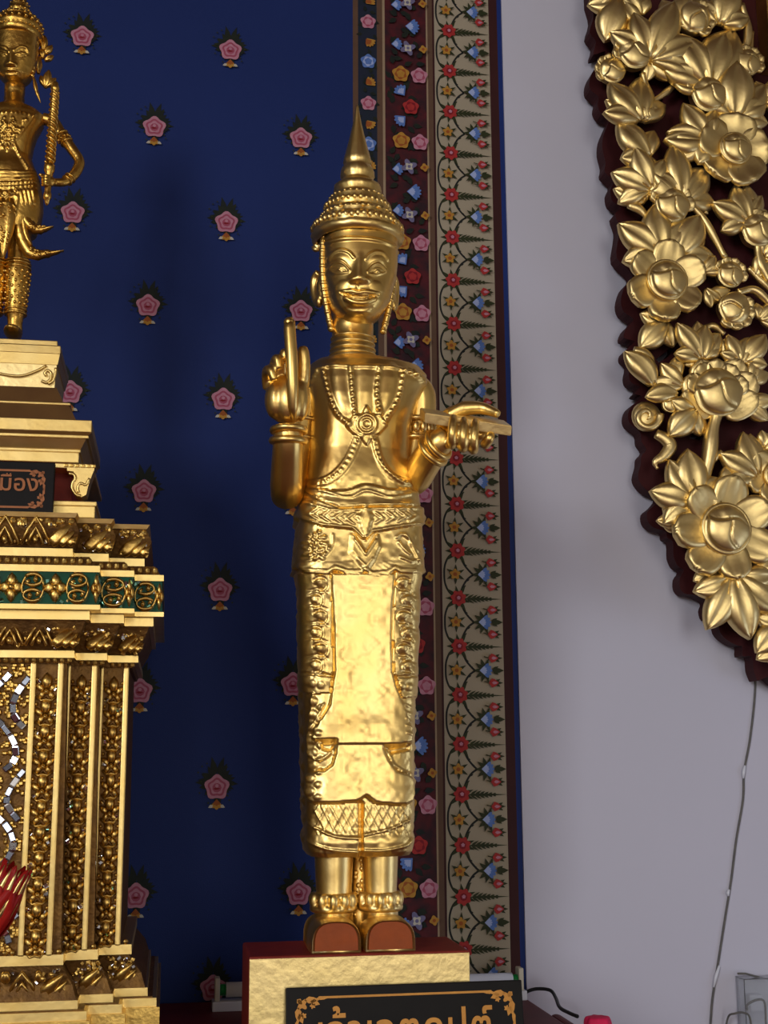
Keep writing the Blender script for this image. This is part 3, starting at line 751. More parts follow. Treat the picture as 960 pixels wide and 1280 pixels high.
RH = [(280, 404, 494, .058, 2.3), (300, 402, 496, .062, 2.3), (330, 402, 496, .064, 2.3), (350, 403, 494, .064, 2.3), (365, 405.5, 490, .063, 2.2), (378, 408.5, 486.5, .061, 2.3), (388, 413, 480.5, .058, 2.3), (396, 418.5, 474, .054, 2.2),
      (402, 424.5, 467, .048, 2.1), (407, 432, 459, .036, 2), (409.5, 441, 449, .012, 2)]
hr = np.concatenate([np.arange(280, 396, 1.0), np.arange(396, 409.6, 0.75)])
yo = np.interp(hr, [280, 380, 409], [-0.002, -0.008, -0.014])
Vh, Nh, fr = rows_surface(hr, ip(hr, RH, 1), ip(hr, RH, 2), ip(hr, RH, 3), ip(hr, RH, 4), YS, 110, 22, 20, yo)
n1, r1 = Vh.shape[:2]; Xh, Yh = proj(Vh.reshape(-1, 3)); Xh = Xh.reshape(n1, r1); Yh = Yh.reshape(n1, r1)
ff = Nh[:, :, 1] < -0.1; FX = Xh[ff]; FY = Yh[ff]; h = np.zeros(FX.shape)
# nose: measured px of the face as seen, ridge widening to the tip
t = np.clip((FY-322)/30.0, 0, 1); cut = 1/(1+np.exp((FY-353.5)/1.6)); st_ = 1/(1+np.exp(-(FY-319)/2.5))
h += (0.0028+0.0098*t**1.2)*np.exp(-((FX-450+1.0*t)/(4.6+5.4*t))**2)*cut*st_
h += f_gauss(FX, FY, 440, 350.5, 4.0, 3.6, 0.0028)+f_gauss(FX, FY, 459.5, 351, 4.0, 3.6, 0.0028)
for cx, cy, br, ul, ll, s in ((424, 336, [(410, 326), (416, 317), (425.5, 312.5), (436, 315.5), (442, 322)], [(410.5, 336.5), (416, 330.5), (424, 328), (431, 331), (437, 338)], [(411, 338), (420, 342), (436, 340)], 1),
                              (472, 338, [(457.5, 324), (462.5, 318), (470.5, 315), (479, 317), (485.5, 325)], [(459.5, 340), (464.5, 333), (471.5, 330), (478, 332.5), (483, 338)], [(460, 342), (470, 343.5), (483, 340)], -1)):
    h += f_gauss(FX, FY, cx, cy-1, 15, 10, -0.0032)
    h += f_gauss(FX, FY, cx+1, cy-13, 10, 6.5, 0.0026)
    h += f_gauss(FX, FY, cx, cy, 9.5, 5.4, 0.0038)
    h += f_ridge(FX, FY, [tuple(p) for p in spline(br, 5)], 2.6, 0.0022); h += f_ridge(FX, FY, [tuple(p) for p in spline(ul, 5)], 1.8, 0.0020)
    h += f_ridge(FX, FY, [(p[0], p[1]-3.0) for p in spline(ul, 5)], 1.2, -0.0012)
    h += f_ridge(FX, FY, [tuple(p) for p in spline(ll, 5)], 1.6, 0.0014)
    h += f_ridge(FX, FY, [(cx-6, cy+1.5), (cx, cy-1.0), (cx+7, cy+2)], 1.1, -0.0013); h += f_gauss(FX, FY, cx+0.5, cy+0.5, 2.2, 1.9, 0.0014)
h += f_gauss(FX, FY, 449.5, 375, 26, 17, 0.0036)
h += f_ridge(FX, FY, [tuple(p) for p in spline([(430, 357), (421.5, 368), (423, 380), (431, 391), (446, 397), (461, 393.5), (472, 380), (474, 368), (469, 358)], 6)], 8, 0.0017)
h += f_ridge(FX, FY, [tuple(p) for p in spline([(428, 366), (439, 364.2), (447, 366), (455, 365), (462, 365.6), (471, 368.5)], 5)], 3.0, 0.0026)
h += f_ridge(FX, FY, [tuple(p) for p in spline([(433, 374), (441, 378.3), (450, 379.8), (459, 378.6), (466, 375)], 5)], 3.6, 0.0032)
h += f_ridge(FX, FY, [tuple(p) for p in spline([(427, 366), (438, 370.2), (450, 371.6), (461, 371), (472, 368.5)], 5)], 1.5, -0.0042)
h += f_ridge(FX, FY, [(446, 356.5), (447.5, 362)], 2.2, -0.0014); h += f_ridge(FX, FY, [(437, 384.5), (450, 386), (462, 384)], 3.0, -0.0008)
h += f_gauss(FX, FY, 449, 396, 9, 6, 0.0030) + f_gauss(FX, FY, 420, 357, 9, 8, 0.0022) + f_gauss(FX, FY, 479, 358, 8, 8, 0.0022)
h += f_ridge(FX, FY, [tuple(p) for p in spline([(402, 306), (425, 299), (450, 298), (475, 301), (496, 309)], 5)], 3, 0.003)
Hh = np.zeros((n1, r1)); Hh[ff] = h*np.clip(-Nh[:, :, 1][ff]*2, 0, 1)
Vh = Vh+Nh*Hh[:, :, None]
obj('head', Vh.reshape(-1, 3), grid_faces(n1, r1), GOLD_SM, st)
for s in (-1, 1):                     # long-lobed ears and the pendant hair bands in front of them
    ex = HX+s*0.0585; ez = zz(361)
    pts = [(ex+s*0.004, YS+0.012, ez+0.030), (ex+s*0.010, YS+0.020, ez+0.022), (ex+s*0.011, YS+0.022, ez+0.004), (ex+s*0.008, YS+0.016, ez-0.018), (ex+s*0.003, YS+0.008, ez-0.029)]
    ear = join(tube(spline(pts, 5), 0.0068, 10), ellipsoid((ex-s*0.001, YS+0.008, ez), (0.0105, 0.016, 0.027), 14, 10), ellipsoid((ex+s*0.004, YS+0.006, ez-0.024), (0.006, 0.008, 0.010), 12, 8))
    obj('ear', *fuse(ear, 0.0018, 3), GOLD_SM, st)
    bp = [W(406 if s < 0 else 491, 306, YS)+np.array([0, -0.008, 0])]
    sx = HX+s*0.0605
    hp = [(sx-s*.002, YS-0.016, zz(304)), (sx-s*.001, YS-0.016, zz(330)), (sx-s*0.0025, YS-0.014, zz(360)), (sx-s*0.008, YS-0.010, zz(385)), (sx-s*0.017, YS-0.004, zz(414))]
    parts = [tube(spline(hp, 4), 0.0052, 8)]
    for k, p in enumerate(spline(hp, 3)): parts.append(ellipsoid(p, (0.0062, 0.0066, 0.0052), 10, 6))
    obj('hair_band', *join(*parts), GOLD_SM, st)
mp = mpp(260)
CR = [(306, 50), (304, 55.5), (300, 57.6), (296, 57), (293.5, 54.5), (292, 56), (287, 55), (284, 50), (282, 47), (279, 45), (276.5, 46), (272, 44.5), (270, 40), (268, 39), (265, 41), (261, 40), (259.5, 36), (258, 34), (254, 35.5), (249.5, 33), (247.5, 28.5), (245, 27), (241, 29.5), (235.5, 28.5), (232.5, 24), (229, 20), (226, 18.6), (223, 21), (217, 20.5), (212, 18.6), (208.5, 15.6), (206, 17.5), (200, 16.2), (188, 13), (172, 9), (155, 5), (142, 2.6), (135.5, 1.7), (132, 0.5)]
cx0 = HX+0.0008
n = 72; prof = [(zz(a), b*mp*(1.0+0.06*(260-a)/260)) for a, b in CR]
Vc = []
for (z, r), (a, b) in zip(prof, CR):
    for k in range(n):
        t = 2*PI*k/n
        rr = r*(1+0.012*math.sin(13*t+a)+0.010*math.sin(29*t-a*1.3))
        if 270 < a < 293: rr *= 1+0.018*math.sin(18*t)
        Vc.append((cx0+rr*math.cos(t), YS-0.004+rr*math.sin(t)*0.95, z))
Fc = [(i*n+k, i*n+(k+1) % n, (i+1)*n+(k+1) % n, (i+1)*n+k) for i in range(len(prof)-1) for k in range(n)]
Fc.append(tuple((len(prof)-1)*n+k for k in range(n)))
crown = obj('crown', Vc, [f[::-1] for f in Fc], GOLD, st)
for a, b, cnt, rb in ((263, 40.5, 34, 3.0), (275, 45.5, 40, 2.7), (289, 55.5, 46, 3.4), (252, 34.6, 28, 2.4)):
    parts = []
    for k in range(cnt):
        t = 2*PI*k/cnt+0.1*a
        R = b*mp
        R *= random.uniform(.965, .985); q_ = random.uniform(.85, 1.2); parts.append(ellipsoid((cx0+R*math.cos(t), YS-0.004+R*0.95*math.sin(t), zz(a+random.uniform(-.5, .5))), (rb*mp*q_, rb*mp*q_, rb*mp*(1.3 if a in (263, 289) else 0.9)), 8, 6))
    o = obj('bead_ring', *join(*parts), GOLD, crown)
fin = join(lobe(0, 0.022, 0.008, 0.006, 'point'), lobe(0.8, 0.016, 0.006, 0.005, 'point'), lobe(-0.8, 0.016, 0.006, 0.005, 'point'))
for s in (-1, 1):
    fm = setmats(mesh('crown_finial', *fin), [GOLD])
    place('crown_finial', fm, Matrix.Translation((cx0+s*0.062, YS+0.015, zz(311))) @ Matrix.Rotation(s*0.5, 4, 'Z') @ Matrix.Rotation(s*0.25, 4, 'Y'), crown)

# ---- arms
def SP(px, py, d): return WV(px, py, YS+d)
def limb(pts, rad, n=16): return tube([tuple(p) for p in spline(pts, 6)], list(np.interp(np.linspace(0, len(pts)-1, (len(pts)-1)*6+1), range(len(pts)), rad)), n)
# arm raised with the stylus (its hand in front of the shoulder)
D = -0.115
up_arm = limb([SP(402, 480, 0.0), SP(383, 500, 0.0), SP(370, 560, -0.008), SP(362, 606, -0.022), SP(358, 618, -0.045)], [.026, .029, .027, .027, .0255])
fore = limb([SP(358, 622, -0.030), SP(358, 606, -0.060), SP(359, 580, -0.085), SP(360, 553, D+0.008), SP(360, 535, D+0.003)], [.024, .0255, .0245, .0232, .0225])
palm = [ellipsoid(SP(361, 500, D-0.013), (0.024, 0.022, 0.036), 20, 14), ellipsoid(SP(358.5, 499, D-0.002), (0.0325, 0.026, 0.040), 24, 16), ellipsoid(SP(344, 500, D-0.008), (0.0165, 0.021, 0.030), 14, 10), ellipsoid(SP(375.5, 500, D-0.008), (0.0145, 0.021, 0.034), 14, 10)]
def finger(P, r): return limb([SP(*p) for p in P], r, 12)
fing = [finger([(351, 478, D), (353, 462, D-0.012), (354, 447, D-0.020), (356, 441, D-0.030), (358, 451, D-0.032)], [.009, .0085, .0078, .0075, .006]),
        finger([(343, 482, D), (343, 466, D-0.010), (343.5, 453, D-0.022), (346.5, 449, D-0.034), (349, 462, D-0.036)], [.009, .0088, .008, .0078, .006]),
        finger([(335, 486, D+0.004), (333.5, 472, D-0.006), (334.5, 463, D-0.020), (339, 464, D-0.032), (343, 476, D-0.034)], [.0088, .0085, .008, .0075, .006]),
        finger([(376, 492, D-0.004), (379, 474, D-0.012), (380, 456, D-0.018), (379, 441, D-0.020), (378, 434.5, D-0.018)], [.0105, .0105, .010, .0095, .0075])]
obj('arm', *fuse(join(up_arm, fore, *palm, *fing), 0.0024, 4), GOLD_SM, st)
obj('bracelet', *ring_at(SP(361, 538, D), SP(361, 500, D), 0.0240, 0.0056), GOLD_SM, st)
obj('bracelet', *ring_at(SP(360.5, 551, D+0.006), SP(361, 510, D), 0.0244, 0.0060), GOLD_SM, st)
sty = tube([SP(362, 401, D-0.041), SP(362, 412, D-0.042), SP(364, 440, D-0.045), SP(365.5, 480, D-0.043), SP(366.2, 508, D-0.034), SP(366.5, 526, D-0.024)], [.0084, .0092, .0094, .0092, .0078, .0030], 8, 0.9)
tip = ellipsoid(SP(361.5, 403, D-0.041), (0.0086, 0.0080, 0.0085), 12, 8)
tag(obj('stylus', *join(sty, tip), GOLD_SM, st), 'flat upright writing stylus in the raised hand')
# arm bearing the manuscript
E = -0.105
up2 = limb([SP(508, 482, 0.0), SP(524, 494, 0.002), SP(523, 540, 0.006), SP(516, 585, 0.0), SP(517, 602, -0.016)], [.025, .0275, .026, .0265, .025])
fo2 = limb([SP(515, 605, -0.004), SP(521, 595, -0.030), SP(534, 574, -0.062), SP(547, 556, -0.088), SP(560, 545, E+0.010)], [.022, .0265, .0255, .0225, .019])
pal2 = [ellipsoid(SP(577, 541, E+0.022), (0.026, 0.022, 0.016), 18, 12), ellipsoid(SP(598, 545, E+0.024), (0.022, 0.018, 0.012), 16, 10)]
f2 = [limb([SP(565, 556, E-0.004), SP(564.5, 553, E-0.018), SP(565, 541, E-0.026), SP(566, 528, E-0.022), SP(567, 521, E-0.010)], [.0082, .008, .0076, .0070, .006], 12),
      limb([SP(579, 560, E-0.004), SP(578.5, 557, E-0.018), SP(579, 545, E-0.026), SP(579.5, 531, E-0.022), SP(580, 524, E-0.010)], [.0084, .0082, .0078, .0072, .006], 12),
      limb([SP(592, 563, E-0.004), SP(592, 559, E-0.018), SP(592.5, 547, E-0.026), SP(593.5, 533, E-0.022), SP(594, 526, E-0.010)], [.0082, .008, .0076, .0070, .006], 12),
      limb([SP(606, 556, E+0.006), SP(609, 552, E-0.006), SP(612, 547, E-0.012), SP(614, 541, E-0.004)], [.0085, .0085, .008, .0065], 12)]
thumb = [limb([SP(560, 520, E+0.035), SP(580, 511, E+0.030), SP(600, 510, E+0.026), SP(614, 514, E+0.016), SP(623.5, 518, E+0.006)], [.010, .0125, .0105, .0085, .0065], 14),
         limb([SP(560, 545, E+0.03), SP(556, 530, E+0.045), SP(566, 517, E+0.042), SP(585, 512, E+0.036)], [.014, .014, .013, .010], 14)]
obj('arm', *fuse(join(up2, fo2, *pal2, *f2, *thumb), 0.0023, 4), GOLD_SM, st)
obj('bracelet', *ring_at(SP(541, 564, -0.076), SP(560, 546, -0.100), 0.0250, 0.0052), GOLD_SM, st)
obj('bracelet', *ring_at(SP(548, 556, -0.087), SP(562, 545, -0.104), 0.0232, 0.0052), GOLD_SM, st)
al = [ring_at(SP(522, 527, 0.004), SP(522, 560, 0.004), 0.0272, 0.0046), ring_at(SP(520, 550, 0.004), SP(520, 580, 0.004), 0.0272, 0.0046)]
for k in range(14):
    a = 2*PI*k/14; c = SP(521, 538, 0.004); al.append(ellipsoid((c[0]+0.0275*math.cos(a), c[1]+0.0275*math.sin(a), c[2]), (0.0062, 0.0062, 0.010), 10, 6))
obj('armlet', *join(*al), GOLD, st)
al = [ring_at(SP(376, 527, 0.0), SP(372, 560, 0.0), 0.029, 0.0046), ring_at(SP(372, 550, 0.0), SP(370, 580, 0.0), 0.029, 0.0046)]
obj('armlet', *join(*al), GOLD, st)
A0, B0 = SP(531.5, 516, E-0.008), SP(640, 532.5, E-0.022)
dv = Vector((0.004, 0.062, 0.026)); th = Vector((0.0, 0.006, -0.0145))
C8 = [A0, B0, B0+dv, A0+dv, A0+th, B0+th, B0+dv+th, A0+dv+th]
bm = bmesh.new(); vs = [bm.verts.new(c) for c in C8]
for f in ((0, 1, 2, 3), (7, 6, 5, 4), (0, 4, 5, 1), (1, 5, 6, 2), (2, 6, 7, 3), (3, 7, 4, 0)): bm.faces.new([vs[i] for i in f])
bmesh.ops.recalc_face_normals(bm, faces=bm.faces[:]); bmesh.ops.bevel(bm, geom=bm.edges[:], offset=0.0012, segments=2, affect='EDGES')
tag(obj('manuscript', *bmout(bm), GOLD_PL, st, False), 'oblong palm leaf manuscript gripped in the lowered hand')
# ---- legs, anklets, feet
zb = zpl
for (xl, xr, fl, fr_) in ((393, 441, 386, 452), (452, 497, 456.5, 520)):
    cx_ = (W(xl, 1095, YS-0.02)[0]+W(xr, 1095, YS-0.02)[0])/2; rr = (W(xr, 1095, YS-0.02)[0]-W(xl, 1095, YS-0.02)[0])/2
    zl = lambda py: W(447, py, YS-0.02)[2]
    leg = [(zl(1040), rr*0.98), (zl(1070), rr*1.0), (zl(1092), rr*0.96), (zl(1112), rr*0.92), (zl(1135), rr*0.98), (zl(1160), rr*1.0)]
    obj('leg', *lathe(leg, (cx_, YS-0.022), 28, 1.1), GOLD, st)
    prts = []
    for k in range(11):
        a = 2*PI*k/11; P = (cx_+rr*1.06*math.cos(a), YS-0.022+rr*1.15*math.sin(a), zl(1124))
        prts.append(ellipsoid(P, (0.0075, 0.0075, 0.0125), 10, 8))
    prts.append(ring_at((cx_, YS-0.022, zl(1134)), (cx_, YS-0.022, zl(1100)), rr*1.06, 0.006)); prts.append(ring_at((cx_, YS-0.022, zl(1118)), (cx_, YS-0.022, zl(1100)), rr*0.98, 0.005))
    obj('anklet', *fuse(join(*prts), 0.002, 2), GOLD, st)
    yf = PLF+0.012; xa, xb = W(fl, 1180, yf)[0], W(fr_, 1180, yf)[0]; zt = W(447, 1152, yf)[2]
    if fl < 400: xa = W(389, 1180, yf)[0]
    prof = []
    for k in range(17):
        t = PI*k/16; s_ = math.copysign(abs(math.cos(t))**0.7, math.cos(t))
        prof.append(((xa+xb)/2+(xb-xa)/2*s_, zb+0.002+(zt-zb)*abs(math.sin(t))**0.62))
    prof = [(xb, zb)] + prof + [(xa, zb)]
    nP = len(prof); Vt, Ft = [], []
    for (yy, sc, dz) in ((yf, 0.97, 0), (yf+0.004, 1.0, 0), (yf+0.05, 1.0, 0.002), (YS+0.045, 0.92, 0.0)):
        for (x_, z_) in prof: Vt.append(((xa+xb)/2+(x_-(xa+xb)/2)*sc, yy, zb+(z_-zb)*sc+dz*(z_ > zb+0.001)))
    for i in range(3):
        for k in range(nP): Ft.append((i*nP+k, i*nP+(k+1) % nP, (i+1)*nP+(k+1) % nP, (i+1)*nP+k))
    Ft.append(tuple(range(nP))); Ft.append(tuple(3*nP+k for k in range(nP-1, -1, -1)))
    foot = obj('foot', Vt, Ft, GOLD, st)
    face = [((xa+xb)/2+(x_-(xa+xb)/2)*0.86, yf-0.0008, zb+0.003+(z_-zb)*0.86) for x_, z_ in prof]
    face2 = [(x_, yf+0.003, z_) for x_, _, z_ in face]
    obj('toe_face', face+face2, [tuple(range(nP-1, -1, -1))]+[(k, (k+1) % nP, nP+(k+1) % nP, nP+k) for k in range(nP)], REDBROWN, foot, False)
    tag(foot.children[0], 'bare red brown front of the foot')
core = [tuple(p) for p in (SP(449, 1050, 0.0), SP(449, 1100, 0.0), SP(449, 1140, -0.004), SP(450, 1170, -0.006))]
cs = [tube(core, [.014, .013, .014, .017], 12)]
for k in range(22):
    p = SP(444+random.random()*9, 1065+k*5.2, -0.013); cs.append(ellipsoid(p, (0.004, 0.004, 0.0045), 8, 6))
obj('leg_web', *join(*cs), GOLD, st)

# ==================================================================== NAME PLAQUES
def text_mesh(body, size, m):
    cu = bpy.data.curves.new('txt', 'FONT'); cu.body = body; cu.size = size; cu.align_x = 'LEFT'; cu.extrude = 0.0006; cu.resolution_u = 3; cu.offset = 0.0006
    o = bpy.data.objects.new('txt', cu); COL.objects.link(o)
    dg = bpy.context.evaluated_depsgraph_get(); dg.update()
    me = bpy.data.meshes.new_from_object(o.evaluated_get(dg)); bpy.data.objects.remove(o)
    me.materials.clear(); me.materials.append(m); return me
def corner_orn(s, m):
    parts = []
    def pol(P):
        V = [(x*s, 0, z*s) for x, z in P]; V += [(x*s, 0.001, z*s) for x, z in P]; n_ = len(P)
        tr = tessellate_polygon([[Vector((x, z, 0)) for x, z in P]]); F_ = []
        for t in tr:
            a, b, c = (Vector(V[i]) for i in t); F_.append(tuple(t) if (b-a).cross(c-a).y < 0 else tuple(t[::-1]))
        return V, F_
    # flame scrolls running along both edges from the corner (corner at 0,0; leaf grows to -x and -z)
    P = [rose(-0.34, -0.34, 0.30, 4, PI/4, 0.45), leafp(-0.45, -0.15, 0.75, 0.16, PI), leafp(-0.15, -0.45, 0.75, 0.16, -PI/2), leafp(-0.75, -0.20, 0.5, 0.15, PI+0.35), leafp(-0.20, -0.75, 0.5, 0.15, -PI/2-0.35),
         leafp(-1.05, -0.08, 0.6, 0.09, PI), leafp(-0.08, -1.05, 0.6, 0.09, -PI/2), leafp(-0.1, -0.1, 0.35, 0.13, PI+PI/4), rose(-0.86, -0.42, 0.15, 5, 0, 0.4), rose(-0.42, -0.86, 0.15, 5, 0, 0.4)]
    return join(*[pol(p) for p in P])
def plaque(name, label, TL, TR, zbot, lean, mt, orn):
    """flat black board standing on zbot; TL, TR world points of the front top corners"""
    wdt = TR[0]-TL[0]; hgt = (TL[2]-zbot)/math.cos(lean)
    M = Matrix.Translation((TL[0], TL[1]-math.sin(lean)*hgt, zbot)) @ Matrix.Rotation(-lean, 4, 'X')
    root = empty(name, M.translation, label, 'plaque')
    me = setmats(mesh('board', *bbox(0, wdt, 0, 0.012, 0, hgt, 0.0015), False), [BLACK]); place('board', me, M, root)
    b = 0.0125
    fr = join(bbox(b+orn, wdt-b-orn, -0.0008, 0.002, hgt-b-0.0030, hgt-b), bbox(b+orn, wdt-b-orn, -0.0008, 0.002, b, b+0.0030), bbox(b, b+0.0022, -0.0008, 0.002, b+orn, hgt-b-orn), bbox(wdt-b-0.0022, wdt-b, -0.0008, 0.002, b+orn, hgt-b-orn))
    place('border_line', setmats(mesh('border_line', *fr, False), [mt]), M, root)
    cm_ = setmats(mesh('corner_ornament', *corner_orn(orn/1.15, mt), False), [mt])
    for sx, sz in ((1, 1), (-1, 1), (1, -1), (-1, -1)):
        T = Matrix.Translation((wdt-b if sx > 0 else b, -0.0009, hgt-b if sz > 0 else b)) @ Matrix.Diagonal((sx, 1, sz, 1))
        place('corner_ornament', cm_, M @ T, root)
    return root, M, wdt, hgt
YQ = PLF-0.012
lean = math.radians(8)
TL, TR = WV(357.5, 1235, YQ), WV(652, 1227, YQ)
rt, M, wq, hq = plaque('name_plaque', 'black plaque with gold corner scrolls leaning on the gold plinth', TL, TR, ZTAB+0.0005, lean, ORANGE, 0.033)
RX90 = Matrix.Rotation(PI/2, 4, 'X')
tm = text_mesh('เจ้าเจตคุปต์', 0.070, ORANGE)
xs = [v.co.x for v in tm.vertices]; zs = [v.co.y for v in tm.vertices]
PT = ((WV(398, 1270, YQ-0.01).x-TL.x), (WV(616, 1270, YQ-0.01).x-TL.x))
sx_ = (PT[1]-PT[0])/(max(xs)-min(xs))
ztop = hq-(0.0125+0.0135); sz_ = sx_*1.25
place('lettering', tm, M @ Matrix.Translation((PT[0]-min(xs)*sx_, -0.0012, ztop-max(zs)*sz_)) @ RX90 @ Matrix.Diagonal((sx_, sz_, 1, 1)), rt)

# ==================================================================== FLUORESCENT LAMP BEHIND THE PLINTH
YL = YW-0.10
lx0, lx1 = W(265, 1250, YL)[0], W(656, 1230, YL)[0]
lz = ZTAB
lp = empty('fluorescent_lamp', ((lx0+lx1)/2, YL, lz), 'unlit white fluorescent tube lamp lying behind the gold plinth', 'lamp')
mL = W(300, 1250, YL)[0]-W(299, 1250, YL)[0]
obj('channel', *bbox(lx0, lx1, YL-0.016, YL+0.02, lz, lz+0.0165, 0.002), WHITE_PL, lp, False)
zt_ = lz+0.0165+0.004+0.013
for xh in (lx0+0.004, lx1-0.014): obj('lamp_holder', *bbox(xh, xh+0.009, YL-0.013, YL+0.013, lz+0.0165, lz+0.055, 0.002), CREAM_PL, lp, False)
def xcyl(x0, x1, r, n=24):
    V, F = [], []
    for x_ in (x0, x1):
        for k in range(n): V.append((x_, YL+r*math.cos(2*PI*k/n), zt_+r*math.sin(2*PI*k/n)))
    F = [(k, (k+1) % n, n+(k+1) % n, n+k) for k in range(n)]+[tuple(range(n-1, -1, -1)), tuple(range(n, 2*n))]
    return V, F
obj('tube', *xcyl(lx0+0.024, lx1-0.024, 0.0125), WHITE_PL, lp)
for a, b in ((lx0+0.0125, lx0+0.0245), (lx1-0.0245, lx1-0.0125)): obj('end_cap', *xcyl(a, b, 0.0095), GREEN_PL, lp)

# ==================================================================== TIERED PEDESTAL ON THE SIDE
YG = 2.02
XC = W(22, 60, YG)[0]
YF0 = 1.80; STEP = 0.040
def pz(py, px=50, Y=YF0): return W(px, py, Y)[2]
ped = empty('tiered_pedestal', (XC, YF0+0.2, ZTAB), 'tall gilded pedestal with stepped corners and mirror mosaic carving', 'pedestal')
YBK = 2.30
def outline(e, py, inset):
    """plan corners for right-hand pixel edges e of the three stepped faces at row py"""
    Ys_ = [YF0+inset+STEP*i for i in range(3)]
    xs_ = [W(e[i], py, Ys_[i])[0] for i in range(3)]
    R = [(xs_[0], Ys_[0]), (xs_[0], Ys_[1]), (xs_[1], Ys_[1]), (xs_[1], Ys_[2]), (xs_[2], Ys_[2]), (xs_[2], YBK-inset)]
    L = [(2*XC-x_, y_) for x_, y_ in R][::-1]
    return R+L, xs_, Ys_
def tier(name, lv, m, smooth=False):
    """lv: list of (py, (e1,e2,e3), inset) from top to bottom"""
    V, F = [], []; n_ = 12
    for py, e, ins in lv:
        O, _, _ = outline(e, py, ins)
        z_ = pz(py, 50, YF0+ins)
        V += [(x_, y_, z_) for x_, y_ in O]
    for i in range(len(lv)-1):
        for k in range(n_): F.append((i*n_+k, i*n_+(k+1) % n_, (i+1)*n_+(k+1) % n_, (i+1)*n_+k))
    F.append(tuple(range(n_-1, -1, -1))); F.append(tuple((len(lv)-1)*n_+k for k in range(n_)))
    bm = bmesh.new(); vs = [bm.verts.new(v) for v in V]
    for f in F: bm.faces.new([vs[i] for i in f])
    bmesh.ops.recalc_face_normals(bm, faces=bm.faces[:])
    return obj(name, *bmout(bm), m, ped, smooth)
BAND = (125, 168, 205)
def off(d): return tuple(b+d for b in BAND)
IN = lambda d: -d*0.00105        # px of shrink -> metres of inset
tier('moulding', [(640, (97, 143, 188), IN(-26)), (646, (94, 139, 184), IN(-28))], GOLD_LINE)
tier('cornice', [(646, (92, 138, 183), IN(-30)), (662, (99, 145, 190), IN(-24)), (684, (92, 138, 182), IN(-34))], GOLD_DK)
tier('moulding', [(685, (91, 136, 181), IN(-33)), (695, (91, 136, 181), IN(-33))], GOLD_LINE)
tier('bead_bed', [(695, (112, 156, 194), IN(-14)), (706, (120, 163, 201), IN(-8))], GOLD_DK)
tier('moulding', [(706, off(0), 0), (714, off(0), 0)], GOLD_LINE)
tier('frieze', [(714, off(-2), IN(-3)), (755, off(-2), IN(-3))], GREENGL)
tier('moulding', [(755, off(0), 0), (761, off(0), 0)], GOLD_LINE)
tier('moulding', [(763, off(-13), IN(-12)), (774, off(-13), IN(-12))], GOLD_LINE)
tier('fillet', [(761, off(-16), IN(-18)), (763, off(-16), IN(-18))], GOLD_DK)
tier('cornice', [(774, off(-18), IN(-20)), (790, off(-24), IN(-26)), (813, off(-36), IN(-38))], GOLD_DK)
tier('moulding', [(813, (93, 134, 173), IN(-33)), (822, (93, 134, 173), IN(-33))], GOLD_LINE)
BODY = lambda py: tuple(np.interp(py, [825, 1190], v) for v in ((84, 76), (124, 117), (161, 150)))
tier('bead_bed', [(822, (88, 129, 167), IN(-38)), (829, (86, 127, 165), IN(-40))], GOLD_DK)
tier('body', [(829, BODY(829), IN(-45)), (1194, BODY(1194), IN(-45))], GOLD_DK)
tier('moulding', [(1194, (79, 122, 164), IN(-38)), (1207, (79, 122, 164), IN(-38))], GOLD_LINE)
tier('cornice', [(1207, (76, 118, 160), IN(-42)), (1232, (90, 133, 176), IN(-30)), (1252, (95, 139, 181), IN(-26))], GOLD_DK)
tier('moulding', [(1252, (97, 141, 184), IN(-24)), (1264, (97, 141, 184), IN(-24))], GOLD_LINE)
tier('moulding', [(1266, (108, 152, 195), IN(-14)), (1278, (108, 152, 195), IN(-14))], GOLD_LINE)
tier('fillet', [(1264, (104, 148, 190), IN(-18)), (1266, (104, 148, 190), IN(-18))], GOLD_DK)
zlow = None
def tier_z(name, py, e, ins, z0, z1, m):
    O, _, _ = outline(e, py, ins); V = [(x_, y_, z1) for x_, y_ in O]+[(x_, y_, z0) for x_, y_ in O]
    F = [(k, (k+1) % 12, 12+(k+1) % 12, 12+k) for k in range(12)]+[tuple(range(11, -1, -1)), tuple(range(12, 24))]
    bm = bmesh.new(); vs = [bm.verts.new(v) for v in V]
    for f in F: bm.faces.new([vs[i] for i in f])
    bmesh.ops.recalc_face_normals(bm, faces=bm.faces[:]); obj(name, *bmout(bm), m, ped, False)
tier_z('base', 1278, (112, 156, 199), IN(-10), ZTAB, pz(1278, 50, YF0+IN(-14))+0.0004, GOLD_PED)
